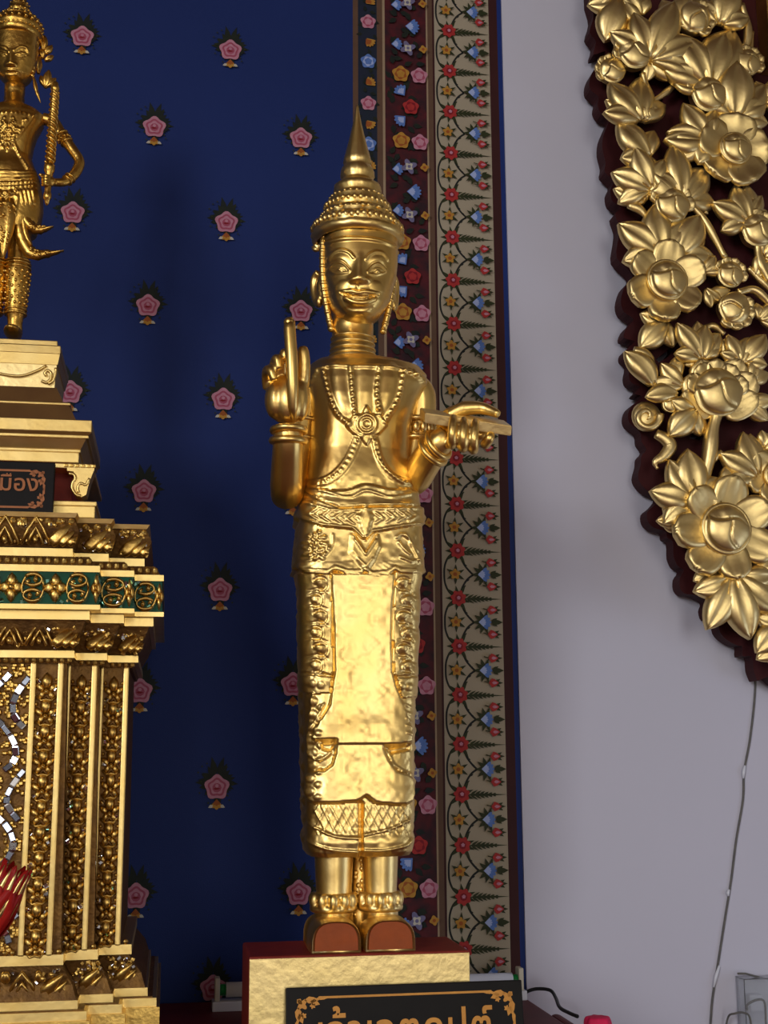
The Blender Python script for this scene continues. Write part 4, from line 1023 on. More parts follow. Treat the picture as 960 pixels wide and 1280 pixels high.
# --- carved pieces, one shared mesh for each kind
def petal_motif():
    """pointed lotus petal: outer ridge, inner ridge, a bud in the middle (unit width 1, height 1)"""
    def chev(w_, h0, h1, r):
        return tube([(-w_, -0.04, h0), (-w_*0.55, -0.07, h0+(h1-h0)*0.55), (0, -0.09, h1), (w_*0.55, -0.07, h0+(h1-h0)*0.55), (w_, -0.04, h0)], r, 6)
    return join(chev(0.50, -0.45, 0.48, 0.065), chev(0.27, -0.45, 0.12, 0.06), ellipsoid((0, -0.08, -0.30), (0.10, 0.08, 0.13), 8, 6), lobe(PI, 0.40, 0.13, 0.10, 'point', 5, 4, base=(0.5, 0.45)), lobe(PI, 0.40, 0.13, 0.10, 'point', 5, 4, base=(-0.5, 0.45)))
pm = setmats(mesh('lotus_petal', *petal_motif()), [GOLD_PED])
def corner_petal():
    """slanting leaf with ribs that wraps a corner"""
    ps = [lobe(0.75, 1.0, 0.20, 0.16, 'long', 7, 4, base=(-0.40, -0.42)), lobe(0.72, 0.72, 0.12, 0.14, 'long', 6, 4, base=(-0.08, -0.46)), lobe(0.7, 0.45, 0.10, 0.12, 'long', 6, 4, base=(0.18, -0.46)),
          ellipsoid((-0.30, -0.06, 0.22), (0.10, 0.07, 0.10), 8, 6), ellipsoid((-0.05, -0.05, 0.36), (0.09, 0.06, 0.08), 8, 6), ellipsoid((0.36, -0.06, -0.36), (0.08, 0.06, 0.09), 8, 6)]
    return join(*ps)
cpm = setmats(mesh('corner_petal', *corner_petal()), [GOLD_PED])
def put_row(py0, py1, e, ins0, ins1, width, down=False, nm='lotus_petal'):
    """petals on the three visible faces of a slanting band"""
    pyc = (py0+py1)/2; ins = (ins0+ins1)/2
    O, xs_, Ys_ = outline(e, pyc, ins)
    zc = pz(pyc, 50, YF0+ins); hz = abs(pz(py0, 50, YF0+ins0)-pz(py1, 50, YF0+ins1))
    tl = math.atan2(ins1-ins0, hz)*(1)
    for i in range(3):
        x1 = xs_[i]; x0 = xs_[i-1] if i else XC-0.10
        zoff = zc
        wc = (x1-xs_[i-1])*0.92 if i else width
        # corner piece at the right end of each face
        M_ = Matrix.Translation((x1-wc*0.45, Ys_[i]-0.004, zoff)) @ Matrix.Rotation(-tl, 4, 'X') @ Matrix.Diagonal((wc, 0.05, hz*1.0, 1)) 
        if down: M_ = M_ @ Matrix.Diagonal((1, 1, 1, 1))
        place('corner_petal', cpm, M_, ped)
        if i == 0:
            x = x1-wc*1.35
            while x > x0:
                M_ = Matrix.Translation((x, Ys_[0]-0.003, zoff)) @ Matrix.Rotation(-tl, 4, 'X') @ Matrix.Diagonal((width*0.92, 0.05, hz, 1))
                place(nm, pm, M_, ped); x -= width
put_row(646, 684, (97, 143, 188), IN(-28), IN(-34), 0.042)
put_row(775, 812, (100, 142, 180), IN(-20), IN(-38), 0.040, True)
put_row(1208, 1251, (86, 129, 171), IN(-42), IN(-26), 0.044)
# bead rows and mirror chips: too small to pick apart, kept as joined carving
def crumbs(name, m, items):
    o = obj(name, *join(*items), m, ped, False); tag(o, kind='stuff'); return o
beads, chips_w, chips_g = [], [], []
def chip(p, s): 
    R = Matrix.Translation(Vector(p)) @ Matrix.Rotation(random.uniform(-.5, .5), 4, 'X') @ Matrix.Rotation(random.uniform(-.5, .5), 4, 'Z') @ Matrix.Rotation(random.uniform(0, 3), 4, 'Y') @ Matrix.Diagonal((s, s*0.4, s*random.uniform(.6, 1), 1))
    return xform(bbox(-1, 1, -1, 1, -1, 1, 0.3, 1), R)
def bead_row(py, e, ins, stepm, r, tall=1.0):
    O, xs_, Ys_ = outline(e, py, ins); z_ = pz(py, 50, YF0+ins)
    for i in range(3):
        x = xs_[i]-r; x0 = xs_[i-1]+r*0.5 if i else XC-0.07
        while x > x0:
            beads.append(ellipsoid((x, Ys_[i]-r*0.4, z_), (r, r, r*tall), 8, 6)); x -= stepm
bead_row(652, (94, 140, 185), IN(-31), 0.016, 0.0052); bead_row(701, (115, 160, 198), IN(-12), 0.011, 0.0042, 1.3); bead_row(825.5, (90, 131, 169), IN(-36), 0.0095, 0.0036)
bead_row(1190, (77, 120, 160), IN(-42), 0.010, 0.0036)
for py0_, py1_, e, ins, cnt in ((650, 682, (95, 141, 186), IN(-32), 100), (777, 811, (101, 143, 181), IN(-30), 90), (1210, 1250, (85, 128, 170), IN(-36), 130)):
    for k in range(cnt):
        py = random.uniform(py0_, py1_); O, xs_, Ys_ = outline(e, py, ins); i = random.randrange(3)
        x0 = xs_[i-1] if i else XC-0.04; x = random.uniform(x0+0.004, xs_[i]-0.003)
        (chips_w if random.random() < 0.35 else beads).append(chip((x, Ys_[i]-0.006, pz(py, 50, YF0+ins)), random.uniform(.0018, .0034)))
# frieze: four-petalled diamond flowers and figure-of-eight scrolls over green glass
def diamond():
    ps = []
    for k in range(4): ps.append(lobe(k*PI/2, 0.50, 0.20, 0.13, 'point', 6, 4))
    for k in range(4): ps.append(lobe(PI/4+k*PI/2, 0.36, 0.12, 0.10, 'point', 5, 4))
    ps.append(ellipsoid((0, -0.10, 0), (0.12, 0.10, 0.12), 10, 8))
    return join(*ps)
def eight():
    P = [(0.0, -0.05, 0.0)]
    a = [(0.42*math.cos(t), -0.07, 0.26+0.19*math.sin(t)) for t in np.linspace(-2.6, 2.6, 14)]
    b = [(-x_, y_, -z_) for x_, y_, z_ in a]
    oval = [(0.50*math.cos(t), -0.04, 0.49*math.sin(t)) for t in np.linspace(0, 2*PI, 25)]
    return join(tube(a, 0.065, 6), tube(b, 0.065, 6), tube(oval, 0.06, 6), ellipsoid((0.12, -0.08, 0.27), (0.12, 0.09, 0.10), 8, 6), ellipsoid((-0.12, -0.08, -0.27), (0.12, 0.09, 0.10), 8, 6), lobe(0.9, 0.3, .09, .1, 'point', 5, 4, base=(-0.35, 0.1)), lobe(0.9+PI, 0.3, .09, .1, 'point', 5, 4, base=(0.35, -0.1)))
dm = setmats(mesh('diamond_flower', *diamond()), [GOLD_PED]); em = setmats(mesh('scroll_pair', *eight()), [GOLD_PED])
O, xs_, Ys_ = outline(off(-2), 734, IN(-3)); zf = pz(734.5, 50, YF0); hf = pz(714, 50, YF0)-pz(755, 50, YF0)
mpx = W(60, 734, YF0)[0]-W(59, 734, YF0)[0]
for px_, me_, nm_ in ((-42, dm, 'diamond_flower'), (-14, em, 'scroll_pair'), (14, dm, 'diamond_flower'), (41, em, 'scroll_pair'), (69, dm, 'diamond_flower'), (97, em, 'scroll_pair'), (120, dm, 'diamond_flower')):
    x = W(px_, 734, YF0)[0]; wdt = 31*mpx if me_ is dm else 27*mpx
    if px_ == 120: wdt = 14*mpx
    place(nm_, me_, Matrix.Translation((x, YF0+0.003, zf)) @ Matrix.Diagonal((wdt, 0.06, hf*0.92, 1)), ped)
for i in (1, 2):
    x0, x1 = xs_[i-1], xs_[i]; y_ = Ys_[i]
    place('scroll_pair', em, Matrix.Translation((x0+(x1-x0)*0.42, y_, zf)) @ Matrix.Diagonal(((x1-x0)*0.72, 0.06, hf*0.92, 1)), ped)
    place('diamond_flower', dm, Matrix.Translation((x0+(x1-x0)*0.90, y_, zf)) @ Matrix.Diagonal(((x1-x0)*0.34, 0.06, hf*0.9, 1)), ped)
for k in range(46):
    i = random.randrange(3); x0 = xs_[i-1] if i else XC-0.02
    (chips_g if random.random() < 0.7 else chips_w).append(chip((random.uniform(x0, xs_[i]), Ys_[i]-0.001, zf+random.uniform(-.46, .46)*hf), random.uniform(.002, .004)))
# body: gold fillets and stacked leaf motifs on each stepped face
def strip_motif():
    ps = [lobe(0, 0.62, 0.24, 0.16, 'point', 6, 4, base=(0, -0.05)), lobe(0.95, 0.50, 0.13, 0.12, 'point', 5, 4, base=(0.08, -0.12)), lobe(-0.95, 0.50, 0.13, 0.12, 'point', 5, 4, base=(-0.08, -0.12)),
          lobe(2.3, 0.42, 0.12, 0.10, 'point', 5, 4, base=(0.05, -0.12)), lobe(-2.3, 0.42, 0.12, 0.10, 'point', 5, 4, base=(-0.05, -0.12)),
          tube([(-0.42, -0.03, -0.30), (-0.2, -0.06, -0.46), (0, -0.08, -0.40), (0.2, -0.06, -0.46), (0.42, -0.03, -0.30)], 0.06, 6), ellipsoid((0, -0.1, -0.14), (0.10, 0.09, 0.10), 8, 6), ellipsoid((0.4, -0.05, 0.30), (.08, .06, .08), 8, 6), ellipsoid((-0.4, -0.05, 0.30), (.08, .06, .08), 8, 6)]
    return join(*ps)
sm_ = setmats(mesh('stacked_leaf', *strip_motif()), [GOLD_PED])
ybody = [YF0+IN(-45)+STEP*i for i in range(3)]
ztop_b, zbot_b = pz(829, 50, ybody[0]), pz(1194, 50, ybody[0])
def fillet(pxt, pxb, i, wpx, proud=0.010):
    yy = ybody[i]
    xt = W(pxt, 829, yy)[0]
    wd_ = wpx*0.00113
    obj('fillet', *bbox(xt-wd_/2, xt+wd_/2, yy-proud, yy+0.004, zbot_b, ztop_b, 0.002), GOLD_LINE, ped, False)
    return xt
fx = [fillet(43, 28, 0, 7), fillet(77, 64, 0, 7), fillet(87.5, 76, 1, 4.5), fillet(119, 108, 1, 7), fillet(128.5, 118, 2, 4.5), fillet(158.5, 147, 2, 7)]
for (a, b, i) in ((fx[0], fx[1], 0), (fx[2], fx[3], 1), (fx[4], fx[5], 2)):
    xc_ = (a+b)/2; wd_ = (b-a)-0.007; per = (ztop_b-zbot_b)/11.5
    for k in range(12):
        z_ = zbot_b+per*(k+0.48)
        if z_ > ztop_b-0.005: break
        place('stacked_leaf', sm_, Matrix.Translation((xc_, ybody[i]-0.001, z_)) @ Matrix.Diagonal((wd_*1.08, 0.075, per*1.14, 1)), ped)
        for q in range(2):
            if random.random() < 0.75: chips_w.append(chip((xc_+random.choice((-.36, .36))*wd_, ybody[i]-0.006, z_+random.uniform(-.4, .4)*per), random.uniform(.002, .0036)))
        if random.random() < 0.4: chips_g.append(chip((xc_+random.uniform(-.36, .36)*wd_, ybody[i]-0.005, z_+random.uniform(-.4, .4)*per), .0026))
# centre panel: pricked gold ground with winding lines of mirror tiles
for k in range(1300):
    x = random.uniform(XC-0.09, fx[0]-0.006); z_ = random.uniform(zbot_b+.003, ztop_b-.003)
    beads.append(ellipsoid((x, ybody[0]-0.001, z_), (random.uniform(.003, .0055), .0035, random.uniform(.003, .005)), 7, 5))
tl_m = [setmats(mesh('mirror_tile', *bbox(-.5, .5, -.5, .5, -.5, .5, 0.12, 1), False), [mm_]) for mm_ in (MIRROR, MIRROR_BL)]
def mosaic(P):
    Q = spline([W(a, b, ybody[0]-0.006) for a, b in P], 4)
    for k in range(0, len(Q)-3, 3):
        a, b = Vector(Q[k]), Vector(Q[k+3]); d = b-a; L = d.length
        ang = math.atan2(d.x, d.z)
        Mx = Matrix.Translation((a+b)/2) @ Matrix.Rotation(ang, 4, 'Y') @ Matrix.Rotation(random.uniform(-.25, .25), 4, 'Z') @ Matrix.Rotation(random.uniform(-.12, .12), 4, 'X') @ Matrix.Diagonal((random.uniform(.0075, .0098), 0.004, L*0.98, 1))
        place('mirror_tile', tl_m[0 if random.random() < 0.3 else 1], Mx, ped)
mosaic([(-8, 862), (8, 848), (19, 835)]); mosaic([(37, 846), (26, 860), (17, 875), (16, 892), (25, 905), (35, 914)])
mosaic([(-4, 900), (6, 910), (18, 928), (20, 945), (12, 958), (-4, 968)]); mosaic([(31, 962), (20, 975), (10, 992), (8, 1005), (18, 1020), (28, 1032)])
mosaic([(-6, 1018), (8, 1032), (16, 1048), (15, 1064), (6, 1078), (-6, 1090)]); mosaic([(16, 1140), (24, 1150)]); mosaic([(2, 1160), (10, 1172), (12, 1188)])
crumbs('bead_carving', GOLD_PED, beads); crumbs('mirror_chips', MIRROR, chips_w); crumbs('green_chips', MIRROR_GR, chips_g)

# ==================================================================== STAND OF THE GUARDIAN FIGURE
YU = 1.90
def uz(py, Y=YU): return W(50, py, Y)[2]
zp_top = pz(640, 50, YF0+IN(-26))
sd = empty('figure_stand', (XC, YG, zp_top), 'gold stepped stand with scroll feet on top of the mirrored pedestal', 'stand')
def sbox(name, py0, py1, pxr, yfront, m, pxr2=None, y2=None, bev=0.0012):
    """square slab centred on the figure; optional different size at its lower edge"""
    xt = W(pxr, py0, yfront)[0]-XC; zt2, zb2 = uz(py0, yfront), uz(py1, yfront)
    yb_ = 2*YG-yfront
    if pxr2 is None: return obj(name, *bbox(XC-xt, XC+xt, yfront, yb_, zb2, zt2, bev), m, sd, False)
    x2 = W(pxr2, py1, y2)[0]-XC; zb2 = uz(py1, y2); y2b = 2*YG-y2
    V = [(XC-xt, yfront, zt2), (XC+xt, yfront, zt2), (XC+xt, yb_, zt2), (XC-xt, yb_, zt2), (XC-x2, y2, zb2), (XC+x2, y2, zb2), (XC+x2, y2b, zb2), (XC-x2, y2b, zb2)]
    return obj(name, V, [(0, 1, 2, 3), (7, 6, 5, 4), (0, 4, 5, 1), (1, 5, 6, 2), (2, 6, 7, 3), (3, 7, 4, 0)], m, sd, False)
sbox('slab', 425, 431, 72, YG-0.075, GOLD_LINE); sbox('slab', 431, 441, 76, YG-0.08, GOLD_LINE)
sbox('carved_block', 441, 455, 75, YG-0.078, GOLD_LINE, 72, YG-0.074); sbox('carved_block', 455, 484, 71, YG-0.072, GOLD_PL, 68, YG-0.07)
yk = YG-0.074
obj('swag', *tube([tuple(p) for p in spline([WV(-30, 458, yk), WV(0, 467, yk), WV(25, 470, yk), WV(45, 464, yk), WV(58, 457, yk)], 5)], 0.0022, 6), GOLD_LINE, sd)
for P in ([(52, 476), (58, 478), (63, 474), (64, 467), (60, 463), (56, 466), (58, 470)], [(60, 480), (66, 476), (69, 468), (70, 460)]):
    obj('scroll', *tube([tuple(p) for p in spline([WV(a, b, yk) for a, b in P], 4)], 0.0024, 6), GOLD_LINE, sd)
sbox('roof_slope', 484, 502, 71, YG-0.075, BROWN, 79, YG-0.085); sbox('roof_fillet', 502, 505, 88, YG-0.092, GOLD_LINE)
sbox('roof_slope', 505, 523, 86, YG-0.09, BROWN, 95, YG-0.10)
sbox('cornice', 523, 538, 115, YG-0.122, GOLD_LINE); sbox('cornice', 538, 542, 115, YG-0.122, GOLD_LINE, 111, YG-0.119); sbox('cornice', 542, 546, 111, YG-0.119, GOLD_LINE)
sbox('cornice', 546, 560, 108, YG-0.116, GOLD_LINE, 101, YG-0.108); sbox('cornice', 560, 564, 101, YG-0.107, GOLD_LINE); sbox('cornice', 564, 577, 99, YG-0.106, GOLD_LINE)
sbox('core', 577, 640, 92, YG-0.085, REDLAC)
yfr = YG-0.124
sbox('rail', 578, 584, 117, yfr, GOLD_LINE); sbox('base_slab', 625, 631, 121, yfr-0.004, GOLD_LINE); 
o = sbox('base_slab', 631, 646, 119, yfr-0.002, GOLD_LINE)
zsb = uz(646, yfr-0.002)
# scroll feet
def scroll_foot(s):
    pts = [(84, 589), (92, 590), (95, 597), (90, 602), (89, 610), (94, 619), (102, 622), (108, 619), (110, 610), (113, 600), (118, 588)]
    P = [W(a, b, yfr+0.004) for a, b in pts]
    prof = [(p[0], p[2]) for p in P]+[(W(118, 584, yfr)[0], W(100, 584, yfr)[2]), (W(84, 584, yfr)[0], W(100, 584, yfr)[2])]
    if s < 0: prof = [(2*XC-x_, z_) for x_, z_ in prof]
    n_ = len(prof); V = [(x_, yfr, z_) for x_, z_ in prof]+[(x_, yfr+0.035, z_) for x_, z_ in prof]
    tr = tessellate_polygon([[Vector((x_, z_, 0)) for x_, z_ in prof]])
    F = [tuple(t) for t in tr]+[tuple(i+n_ for i in t) for t in tr]+[(k, (k+1) % n_, n_+(k+1) % n_, n_+k) for k in range(n_)]
    bm = bmesh.new(); vs = [bm.verts.new(v) for v in V]
    for f in F:
        try: bm.faces.new([vs[i] for i in f])
        except ValueError: pass
    bmesh.ops.recalc_face_normals(bm, faces=bm.faces[:]); ft = obj('scroll_foot', *bmout(bm), GOLD_LINE, sd, False)
    if s > 0:
        for Q, r in (([(86, 592), (92, 593), (94, 598), (91, 603), (90, 610), (95, 618), (101, 620)], .0026), ([(98, 616), (97, 609), (101, 604), (107, 606), (112, 598)], .0022)):
            obj('scroll_ridge', *tube([tuple(p) for p in spline([WV(a, b, yfr-0.001) for a, b in Q], 4)], r, 6), GOLD_LINE, ft)
scroll_foot(1); scroll_foot(-1)
bm_ = []
for k in range(6): bm_.append(bbox(W(80+k*7, 581, yfr)[0], W(85+k*7, 581, yfr)[0], yfr-0.003, yfr+0.004, uz(583, yfr), uz(579, yfr), 0.001))
obj('dentil_row', *join(*bm_), GOLD_PED, sd, False)
# its plaque
YQ2 = yfr-0.022
TL2, TR2 = WV(-78, 574.5, YQ2), WV(69, 578, YQ2); TL2.z = TR2.z
zq = pz(640, 50, YF0+IN(-26))
rt2, M2, w2, h2 = plaque('name_plaque', 'black plaque with copper lettering standing before the scroll footed stand', TL2, TR2, zq+0.0005, math.radians(3), ORANGE_D, 0.022)
tm2 = text_mesh('เมือง', 0.05, ORANGE_D)
xs2 = [v.co.x for v in tm2.vertices]; zs2 = [v.co.y for v in tm2.vertices]
a_, b_ = WV(-8, 605, YQ2).x-TL2.x, WV(48, 605, YQ2).x-TL2.x; s2 = (b_-a_)/(max(xs2)-min(xs2))
zc2 = WV(30, 614, YQ2).z-M2.translation.z
place('lettering', tm2, M2 @ Matrix.Translation((a_-min(xs2)*s2, -0.0012, zc2)) @ RX90 @ Matrix.Diagonal((s2, s2, 1, 1)), rt2)

# ==================================================================== GUARDIAN FIGURE WITH THE CLUB
zg = uz(425, YG-0.075)
gd = empty('guardian_figure', (XC, YG, zg), 'small gilded guardian figure resting a twisted club on its shoulder', 'statue')
def GP(px, py, d=0.0): return WV(px, py, YG+d)
def gx(py): return proj(np.array([[XC, YG, GP(20, py).z]]))[0][0]
GT = [(132, 14, .020, 2.2), (138, 30, .026, 2.2), (145, 39, .030, 2.3), (155, 38, .033, 2.4), (168, 31, .034, 2.4), (182, 27, .033, 2.4), (198, 25, .031, 2.4), (208, 29, .033, 2.5), (216, 33, .036, 2.6), (228, 38, .040, 2.6), (245, 42, .042, 2.5), (262, 43, .043, 2.4), (280, 41, .042, 2.3), (292, 36, .038, 2.2)]
gr = np.arange(132, 292.1, 1.3); cxs = np.array([gx(p) for p in gr]); hw = ip(gr, GT, 1)
Vg, Ng, _ = rows_surface(gr, cxs-hw, cxs+hw, ip(gr, GT, 2), ip(gr, GT, 3), YG, 64, 16, 16)
n1, r1 = Vg.shape[:2]; Xg, Yg_ = proj(Vg.reshape(-1, 3)); Xg = Xg.reshape(n1, r1); Yg_ = Yg_.reshape(n1, r1)
ff = Ng[:, :, 1] < -0.05; FX = Xg[ff]; FY = Yg_[ff]; h = np.zeros(FX.shape)
cxl = np.interp(FY, gr, cxs)-6
SX = cxl+np.abs(FX-cxl)              # mirrored pattern
def gridge(P, wd, hh, sp=4):
    global h
    c0 = 12.0
    h = h+f_ridge(SX-cxl+c0, FY, [tuple(p) for p in (spline(P, sp) if len(P) > 2 else P)], wd, hh)
def gbead(P, st_, r, hh):
    global h
    h = h+f_beads(SX-cxl+12.0, FY, P, st_, r, hh)
BIB = [(12, 138), (40, 144), (30, 160), (12, 188)]
h += f_poly(SX-cxl+12, FY, [(11, 138), (44, 143), (36, 156), (12, 189)], 0.0022, 2)
for k in range(60):
    u_, v_ = random.random(), random.random(); yy = 146+v_*38; xx = 12+u_*(28*(1-v_)+2); gbead([(xx, yy), (xx+.4, yy)], 20, 1.8, 0.0016)
gridge([(44, 143), (36, 156), (12, 189)], 1.6, 0.0018, 3); gbead([(14, 140), (30, 141), (46, 147)], 4.5, 1.8, 0.0022)
gridge([(20, 180), (28, 195), (38, 210)], 3, 0.0018); gbead([(20, 180), (28, 195), (38, 210)], 3, 1.4, 0.0016)
h += f_gauss(SX-cxl+12, FY, 14, 205, 14, 12, 0.004)
for yy in (215, 219, 223): gridge([(10, yy), (30, yy), (52, yy-1)], 1.5, 0.0022, 2)
gbead([(12, 229), (30, 228), (54, 226)], 4, 2.0, 0.0028); gbead([(12, 234), (30, 233), (54, 231)], 4, 1.8, 0.0022)
for k in range(5): gridge([(31+k*5, 238), (35+k*5, 254)], 1.9, 0.0026, 2)
for k in range(46): xx, yy = 12+random.random()*14, 236+random.random()*52; gbead([(xx, yy), (xx+.4, yy)], 20, 2.1, 0.0022)
gridge([(29, 240), (26, 262), (20, 290)], 2, 0.002)
Hg = np.zeros((n1, r1)); Hg[ff] = h*np.clip(-Ng[:, :, 1][ff]*1.8, 0, 1)
Vg = Vg+Ng*Hg[:, :, None]
Fg = grid_faces(n1, r1); tl_ = [0 if gr[f[0]//r1] < 214 else (1 if gr[f[0]//r1] < 236 else 2) for f in Fg[:-2]]+[0, 2]
for li, nm_ in enumerate(('torso', 'belt', 'skirt')): obj(nm_, *sub(Vg.reshape(-1, 3), Fg, [l == li for l in tl_]), GOLD_GD, gd)
gm = GP(21, 100).x-GP(20, 100).x
obj('neck', *lathe([(GP(20, 138).z, 15*gm), (GP(20, 130).z, 14*gm), (GP(20, 129).z, 12.6*gm), (GP(20, 124).z, 13.2*gm), (GP(20, 123).z, 12.2*gm), (GP(20, 117).z, 13*gm), (GP(20, 100).z, 13*gm)], (XC-0.001, YG), 28), GOLD_GD, gd)
# head
GH = [(40, 27, .030, 2.2), (50, 27.5, .031, 2.2), (65, 27.5, .032, 2.2), (80, 26.5, .032, 2.2), (90, 24, .030, 2.1), (98, 20, .027, 2.1), (104, 14, .021, 2), (108, 7, .010, 2)]
gr = np.arange(40, 108.1, 0.9); cxs = np.array([gx(p) for p in gr]); hw = ip(gr, GH, 1)
Vg, Ng, _ = rows_surface(gr, cxs-hw-1, cxs+hw-1, ip(gr, GH, 2), ip(gr, GH, 3), YG, 64, 14, 12, np.full(gr.shape, -0.005))
n1, r1 = Vg.shape[:2]; Xg, Yg_ = proj(Vg.reshape(-1, 3)); Xg = Xg.reshape(n1, r1); Yg_ = Yg_.reshape(n1, r1)
ff = Ng[:, :, 1] < -0.1; FX = Xg[ff]; FY = Yg_[ff]; h = np.zeros(FX.shape); c_ = 14.0
t = np.clip((FY-60)/22, 0, 1); h += (0.0012+0.006*t)*np.exp(-((FX-c_)/(2.8+2.6*t))**2)/(1+np.exp((FY-83.5)/.8))/(1+np.exp(-(FY-58)/2))
for s in (-1, 1):
    ex = c_+s*12.5
    h += f_gauss(FX, FY, ex, 67, 8, 5, -0.0022)+f_gauss(FX, FY, ex, 68, 5.5, 2.8, 0.0022)
    h += f_ridge(FX, FY, [tuple(p) for p in spline([(c_+s*4, 63), (ex-1, 58.5), (ex+6, 60), (ex+9, 65)], 4)], 2, 0.0018)
    h += f_ridge(FX, FY, [(ex-6, 67.5), (ex, 65), (ex+6, 67.5)], 1.2, 0.0014)+f_ridge(FX, FY, [(ex-5.5, 69.5), (ex, 70.5), (ex+5.5, 69.5)], 1.0, -0.0010)
    h += f_gauss(FX, FY, c_+s*5, 82, 2.4, 2, 0.0020)
h += f_gauss(FX, FY, c_, 90, 13, 8, 0.0026)
h += f_ridge(FX, FY, [(c_-8.5, 90), (c_-3, 88), (c_, 89), (c_+3, 88), (c_+8.5, 90)], 1.8, 0.0014)+f_ridge(FX, FY, [(c_-7, 94), (c_, 95.5), (c_+7, 94)], 2, 0.0016)+f_ridge(FX, FY, [(c_-9, 91), (c_, 92), (c_+9, 91)], 1.0, -0.0020)
h += f_gauss(FX, FY, c_, 102, 6, 4, 0.0022)
Hg = np.zeros((n1, r1)); Hg[ff] = h*np.clip(-Ng[:, :, 1][ff]*2, 0, 1); Vg = Vg+Ng*Hg[:, :, None]
obj('head', Vg.reshape(-1, 3), grid_faces(n1, r1), GOLD_GD, gd)
for s in (-1, 1):
    ex = XC+s*0.0335
    obj('ear', *fuse(join(ellipsoid((ex, YG+0.004, GP(20, 76).z), (.004, .008, .014), 12, 8), tube([(ex+s*.001, YG+.006, GP(20, 66).z), (ex+s*.004, YG+.010, GP(20, 76).z), (ex+s*.001, YG+.004, GP(20, 88).z)], .0036, 8)), 0.0013, 2), GOLD_GD, gd)
    # side ornament of the crown: flame leaves behind the ear and a tassel before the shoulder
    pts = [lobe(0, 0.030, 0.007, 0.006, 'point'), lobe(0.6, 0.022, 0.006, 0.005, 'point', base=(.002, -.006)), lobe(-0.2, 0.020, 0.006, 0.006, 'point', base=(0, -.014)), lobe(0.9, 0.018, 0.005, 0.005, 'point', base=(.003, -.018))]
    place('crown_wing', setmats(mesh('crown_wing', *join(*pts)), [GOLD_GD]), Matrix.Translation((XC+s*0.041, YG+0.008, GP(20, 58).z)) @ Matrix.Diagonal((s, 1, 1, 1)), gd)
    pts = [lobe(0.15, 0.034, 0.0075, 0.006, 'point'), lobe(0.75, 0.024, 0.006, 0.005, 'point', base=(.001, .002)), lobe(-0.4, 0.022, 0.006, 0.005, 'point', base=(0, .002))]
    place('ear_flower', setmats(mesh('ear_flower', *join(*pts)), [GOLD_GD]), Matrix.Translation((XC+s*0.047, YG+0.006, GP(20, 105).z)) @ Matrix.Diagonal((s, 1, 1, 1)), gd)
    tp = [(XC+s*0.030, YG-0.012, GP(20, 100).z), (XC+s*0.034, YG-0.014, GP(20, 113).z), (XC+s*0.038, YG-0.014, GP(20, 122).z), (XC+s*0.043, YG-0.013, GP(20, 131).z)]
    obj('tassel', *tube([tuple(p) for p in spline(tp, 4)], [.0022, .0026, .003, .0034, .0036, .003, .0026, .0032, .0028, .0022, .0016, .001, .0006], 8), GOLD_GD, gd)
    hb = [ellipsoid((XC+s*(0.0325-0.0006*k), YG-0.013, GP(20, 56+k*5.2).z), (.0032, .0032, .0042), 8, 6) for k in range(9)]
    obj('hair_band', *join(*hb), GOLD_GD, gd)
GC = [(51, 27.5), (49, 30), (45, 31), (42, 30), (41, 31.5), (36, 31), (31, 28.5), (28, 26), (27, 27), (23, 22), (20, 17), (19, 13), (17.5, 14.5), (13, 14), (11, 12), (9, 13), (5, 11), (3, 8), (1, 9), (-4, 7), (-12, 5), (-25, 3), (-38, 1.2), (-44, 0.3)]
gc = lathe([(GP(22, a).z, b*gm) for a, b in GC], (XC-0.0005, YG-0.001), 40, 1.05)
cr2 = obj('crown', gc[0], [f[::-1] for f in gc[1]], GOLD_GD, gd)
prts = []
for a, b, cnt, rb in ((34, 30.5, 22, 2.6), (43, 31, 34, 1.6), (27, 26, 22, 2.0), (22, 20.5, 18, 1.7), (15.5, 14, 14, 1.7), (7, 12, 12, 1.5)):
    for k in range(cnt):
        t = 2*PI*k/cnt; prts.append(ellipsoid((XC+b*gm*math.cos(t), YG-0.001+b*gm*1.05*math.sin(t), GP(22, a).z), (rb*gm,)*3, 7, 5))
obj('bead_ring', *join(*prts), GOLD_GD, cr2)
# arm on the hip-side holding the club; its twin on the far side mirrored
def gl(P, r, n=14): return limb([GP(*p) for p in P], [q*gm for q in r], n)
arm = [gl([(53, 148, 0), (66, 153, 0), (75, 166, 0.0), (88, 184, -0.004), (98, 198, -0.008)], [8, 8.5, 8.0, 7.2, 6.8]),
       gl([(98, 197, -0.008), (99, 206, -0.010), (92, 219, -0.016), (80, 227.5, -0.024), (66, 228, -0.030)], [6.6, 7, 6.8, 5.6, 5.2]), ellipsoid(GP(62, 227, -0.034), (8*gm, 7*gm, 7*gm), 14, 10)]
for k in range(4): arm.append(gl([(64, 220.5+k*3.7, -0.036), (58, 219.5+k*3.6, -0.046), (53, 220.5+k*3.6, -0.040), (54.5, 221.5+k*3.6, -0.034)], [2.0, 2.1, 1.9, 1.5], 8))
arm.append(gl([(60, 222, -0.034), (53, 219, -0.038), (48.5, 218, -0.040)], [2.6, 2.3, 1.8], 8))
fa = fuse(join(*arm), 0.0013, 3)
obj('arm', *fa, GOLD_GD, gd)
Vm = np.array(fa[0]); Vm[:, 0] = 2*XC-Vm[:, 0]; obj('arm', Vm, [f[::-1] for f in fa[1]], GOLD_GD, gd)
